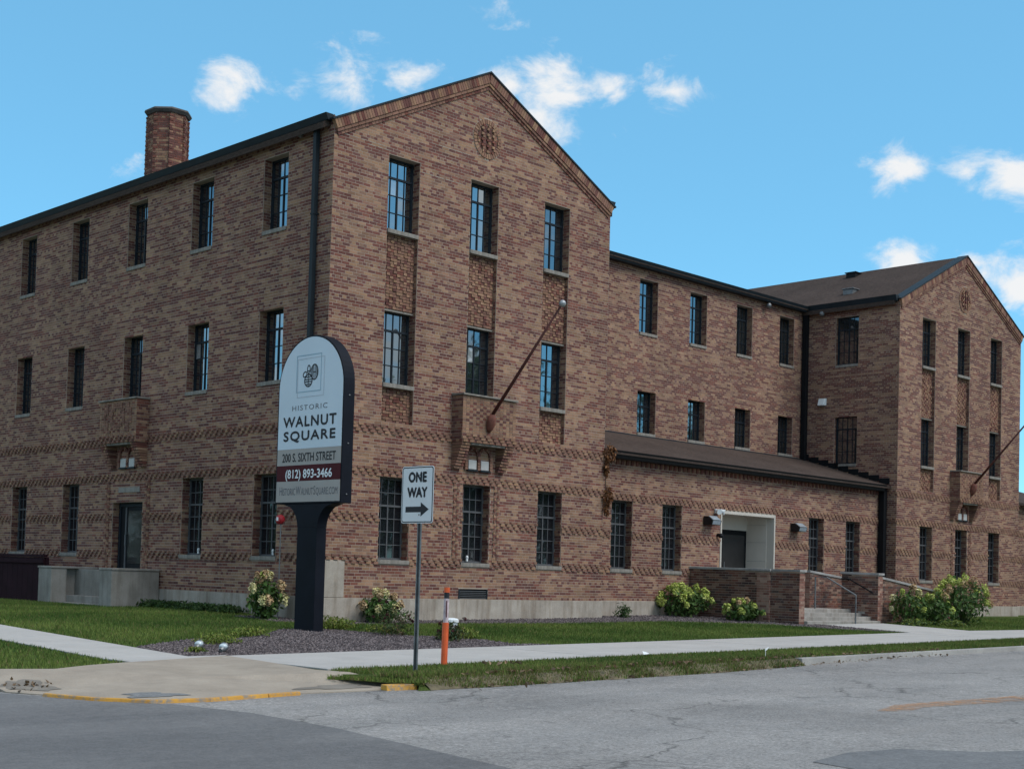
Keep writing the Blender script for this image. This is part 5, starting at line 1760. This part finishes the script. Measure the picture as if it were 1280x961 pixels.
hydrangea((13.45, .0), .74, .50, 36, 'large pale green hydrangea under the windows left of the brick parapet', leaves=700, mixf=(FL_GREEN,), seed=8, hs=(.10, .15))
hydrangea((13.75, -1.75), .56, .33, 20, 'smaller green hydrangea against the brick parapet', leaves=420, mixf=(FL_GREEN, FL_GREEN, FL_TAN), seed=9, hs=(.08, .12))
hydrangea((19.45, -3.75), .55, .62, 14, 'hydrangea with two cream heads right of the entrance steps', leaves=500, mixf=(FL_TAN, FL_CREAM, FL_GREEN), seed=12, hs=(.09, .14))
hydrangea((20.7, -3.85), .62, .52, 16, 'middle hydrangea with tan heads along the ramp wall', leaves=560, mixf=(FL_TAN, FL_TAN, FL_GREEN), seed=13, hs=(.09, .13))
hydrangea((22.35, -3.95), .80, .82, 30, 'tallest hydrangea with pale green heads at the end of the ramp', leaves=900, mixf=(FL_GREEN, FL_GREEN, FL_TAN), seed=14, hs=(.12, .18))

def low_plant(name, ctr, r3, n, cols, size, lab, cat, group=None, stems=True, parent_leaf='foliage', aspect=.4, jit=.9):
    x, y = ctr; z = float(zt(x, y))
    e = empty(name, (x, y, z), lab, cat, group)
    foliage(parent_leaf, n, (x, y, z + r3[2] * .7), r3, size, cols, e, jit, .2, floor=z, aspect=aspect)
    if stems:
        m = MB()
        for i in range(7):
            a = i * .9; m.tube([(x, y, z - .02), (x + r3[0] * .7 * math.cos(a), y + r3[1] * .7 * math.sin(a), z + r3[2] * 1.3)], [.008, .004], 5, False)
        m.build('stems', 'stem', e)
    return e, z
ROSE = [(.055, .085, .028), (.075, .105, .034), (.040, .060, .022), (.10, .07, .035)]
for (c, r, lab, sd) in (((-.75, -3.35), (.52, .42, .38), 'rose bush with faded dark blooms left of the one way post', 1), ((-.55, -4.75), (.30, .28, .24), 'rose bush partly hiding the white utility stub', 2)):
    e, z = low_plant('rose_bush', c, r, 620, ROSE, (.025, .05), lab, 'rose bush', 'rose bushes in the gravel bed')
    for i in range(9):
        a = rnd.uniform(0, 6.28); rr = rnd.uniform(.3, 1.05); h = rnd.uniform(.7, 1.9) * r[2]
        p = (c[0] + r[0] * rr * math.cos(a), c[1] + r[1] * rr * math.sin(a), z + h)
        foliage('bloom', 22, p, (.035, .035, .03), (.015, .026), [(.05, .018, .02), (.09, .03, .035), (.03, .014, .014)], e, .5, .5, 'petal', aspect=.9)
GC = [(.14, .19, .03), (.17, .22, .035), (.10, .15, .025), (.20, .20, .05)]
for (c, r, n, lab) in (((-1.0, -1.75), (.60, .40, .17), 1100, 'low yellow green ground cover right of the sign post'),
                       ((-5.5, -4.1), (.45, .32, .13), 700, 'low yellow green clump in the gravel near the floodlights'),
                       ((-6.75, -5.3), (.16, .14, .06), 220, 'tiny green tuft between the two ground floodlights'),
                       ((-4.0, -2.9), (.45, .28, .12), 520, 'flat green clump at the lawn edge left of the sign'),
                       ((.15, -4.35), (.45, .32, .15), 700, 'low olive clump at the gravel edge right of the white stub'),
                       ((-.35, -2.6), (.5, .35, .09), 620, 'low green clump behind the rose bush')):
    low_plant('ground_cover', c, r, n, GC, (.02, .045), lab, 'ground cover', 'ground cover clumps in the gravel', stems=False)
DG = [(.022, .055, .014), (.032, .072, .016), (.05, .09, .02)]
for i, y in enumerate((2.9, 3.7, 4.5, 5.3, 6.1)):
    low_plant('edging_plant', (-.42, y), (.36, .52, .13), 700, DG, (.03, .06), ('dark green edging plant at the wall, ' + ('nearest the black sign post', 'second from the sign post', 'third from the sign post', 'fourth from the sign post', 'next to the concrete stoop')[i]), 'plant', 'edging plants along the left wing', stems=False)
low_plant('weed', (10.6, -.05), (.26, .2, .24), 260, DG, (.03, .06), 'small green weed at the foot of the wall under the corner', 'weed')
for i, (x, y, lab) in enumerate(((19.0, -4.2, 'low bright ground cover right beside the path by the steps'), (20.1, -4.7, 'low ground cover in front of the tan headed hydrangea'))):
    low_plant('ground_cover', (x, y), (.6, .35, .14), 800, DG + GC, (.03, .055), lab, 'ground cover', 'ground cover clumps in the gravel', stems=False)
low_plant('shrub', (26.2, -.9), (.7, .5, .22), 500, [(.06, .05, .06), (.045, .05, .03), (.03, .035, .025)], (.03, .06), 'dull low shrub at the right end of the wing base', 'shrub')

# dead vine hanging at the inner corner
dv = empty('dead_vine', (9.75, -.05, 2.3), 'rust brown dead vine hanging at the corner under the eave', 'vine')
m = MB(); m.tube([(9.70, -.03, 2.3), (9.73, -.04, 2.9), (9.70, -.035, 3.5), (9.78, -.06, 4.05)], [.012, .014, .014, .010], 6); m.build('stem', 'bark', dv)
VC = [(.20, .085, .030), (.15, .06, .025), (.24, .11, .045), (.10, .045, .022)]
foliage('foliage', 260, (9.83, -.07, 3.95), (.26, .12, .26), (.03, .07), VC, dv, .9, .1)
foliage('foliage', 140, (9.72, -.06, 3.55), (.10, .08, .28), (.03, .06), VC, dv, .9, .1)
foliage('foliage', 260, (9.80, -.07, 2.80), (.20, .10, .26), (.03, .07), VC, dv, .9, .1)
foliage('foliage', 130, (9.76, -.06, 2.45), (.10, .08, .22), (.03, .06), VC, dv, .9, .1)
foliage('foliage', 70, (10.35, .45, 2.72), (.26, .08, .14), (.03, .06), VC, dv, .9, .1)

# small things in the verge
wf = empty('marker_flag', (1.9, -10.2, -.72), 'small bent white marker flag in the grass by the road', 'marker flag')
zz = float(zt(1.9, -10.2))
m = MB(); m.tube([(1.9, -10.2, zz - .02), (1.9, -10.2, zz + .16)], .006, 6); m.build('wire', 'white_plastic', wf)
m = MB(); m.hexa([(1.88, -10.21, zz + .13), (2.02, -10.18, zz + .17), (2.02, -10.17, zz + .17), (1.88, -10.20, zz + .13), (1.88, -10.21, zz + .17), (2.03, -10.18, zz + .20), (2.03, -10.17, zz + .20), (1.88, -10.20, zz + .17)]); m.build('flag', 'white_plastic', wf)
m = MB(); zz = float(zt(-.1, -9.1)) + .06
m.poly([(-.2, -9.15, zz), (-.02, -9.2, zz + .02), (.04, -9.08, zz + .01), (-.1, -9.04, zz + .05)]); m.poly([(-.1, -9.04, zz + .05), (.04, -9.08, zz + .01), (.06, -9.0, zz + .03)])
tag(m.build('litter', 'white_plastic'), 'crumpled white scrap of litter in the verge grass', 'litter')
m = MB(); zz = float(zt(-4.2, -9.6)) + .05
for k in range(9):
    a = rnd.uniform(0, 6.28); x, y = -4.2 + rnd.uniform(-.35, .35), -9.62 + rnd.uniform(-.12, .12); l = rnd.uniform(.05, .11)
    m.poly([(x, y, zz), (x + l * math.cos(a), y + l * math.sin(a), zz + .03), (x + l * math.cos(a + .4), y + l * math.sin(a + .4), zz + .06), (x + .3 * l * math.cos(a + 1.2), y + .3 * l * math.sin(a + 1.2), zz + .05)])
simple('dry_leaf', (.24, .16, .10), .8, 0, .3, 20)
tag(m.build('dry_leaves', 'dry_leaf'), 'pile of dry curled leaves in grass right of the one way post', 'leaves')

# ------------------------------------------------------------------ street trees across the roads (they show in the window panes)
def tree(x, y, h, r, lab, seed):
    R = random.Random(seed)
    z = -1.05
    e = empty('street_tree', (x, y, z), lab, 'tree', 'street trees mirrored in the windows')
    m = MB(); m.tube([(x, y, z - .2), (x + .1, y, z + h * .25), (x - .1, y + .1, z + h * .5), (x, y, z + h * .8)], [.32, .25, .18, .06], 9)
    for i in range(7):
        a = R.uniform(0, 6.28); t = R.uniform(.3, .65)
        p = Vector((x, y, z + h * t)); q_ = p + Vector((math.cos(a) * r * .7, math.sin(a) * r * .7, h * .18))
        m.tube([p, p.lerp(q_, .5) + Vector((0, 0, -.1)), q_], [.10, .07, .03], 6, False)
    m.build('trunk', 'bark', e)
    for i in range(9):
        a = i * 2.4 + R.uniform(0, .8); rr = R.uniform(.25, .62) * r
        c = (x + rr * math.cos(a), y + rr * math.sin(a), z + h * (.16 + .70 * (i + .5) / 9))
        foliage('crown', 480, c, (r * .46, r * .46, h * .15), (.20, .36), HG, e, .8, .25)
for i, (x, y, h, r) in enumerate(((30.5, -31, 14.5, 4.4), (38.5, -33, 17.5, 4.8), (47, -32, 15, 4.6), (57, -33, 18, 5.2), (69, -34, 16, 5.2), (83, -34, 18, 5.6))):
    tree(x, y, h, r, ('first', 'second', 'third', 'fourth', 'fifth', 'sixth')[i] + ' street tree from the corner, across the road, mirrored in the gable and entrance panes', i)
for i, (x, y, h, r) in enumerate(((-31, 45, 11, 4.4), (-32, 56, 13, 4.8), (-33, 70, 12, 4.8))):
    tree(x, y, h, r, ('nearest', 'middle', 'farthest')[i] + ' street tree across the side road, mirrored in the left wing panes', i + 10)

S.render.engine = 'CYCLES'
S.render.resolution_x, S.render.resolution_y = 1024, 768
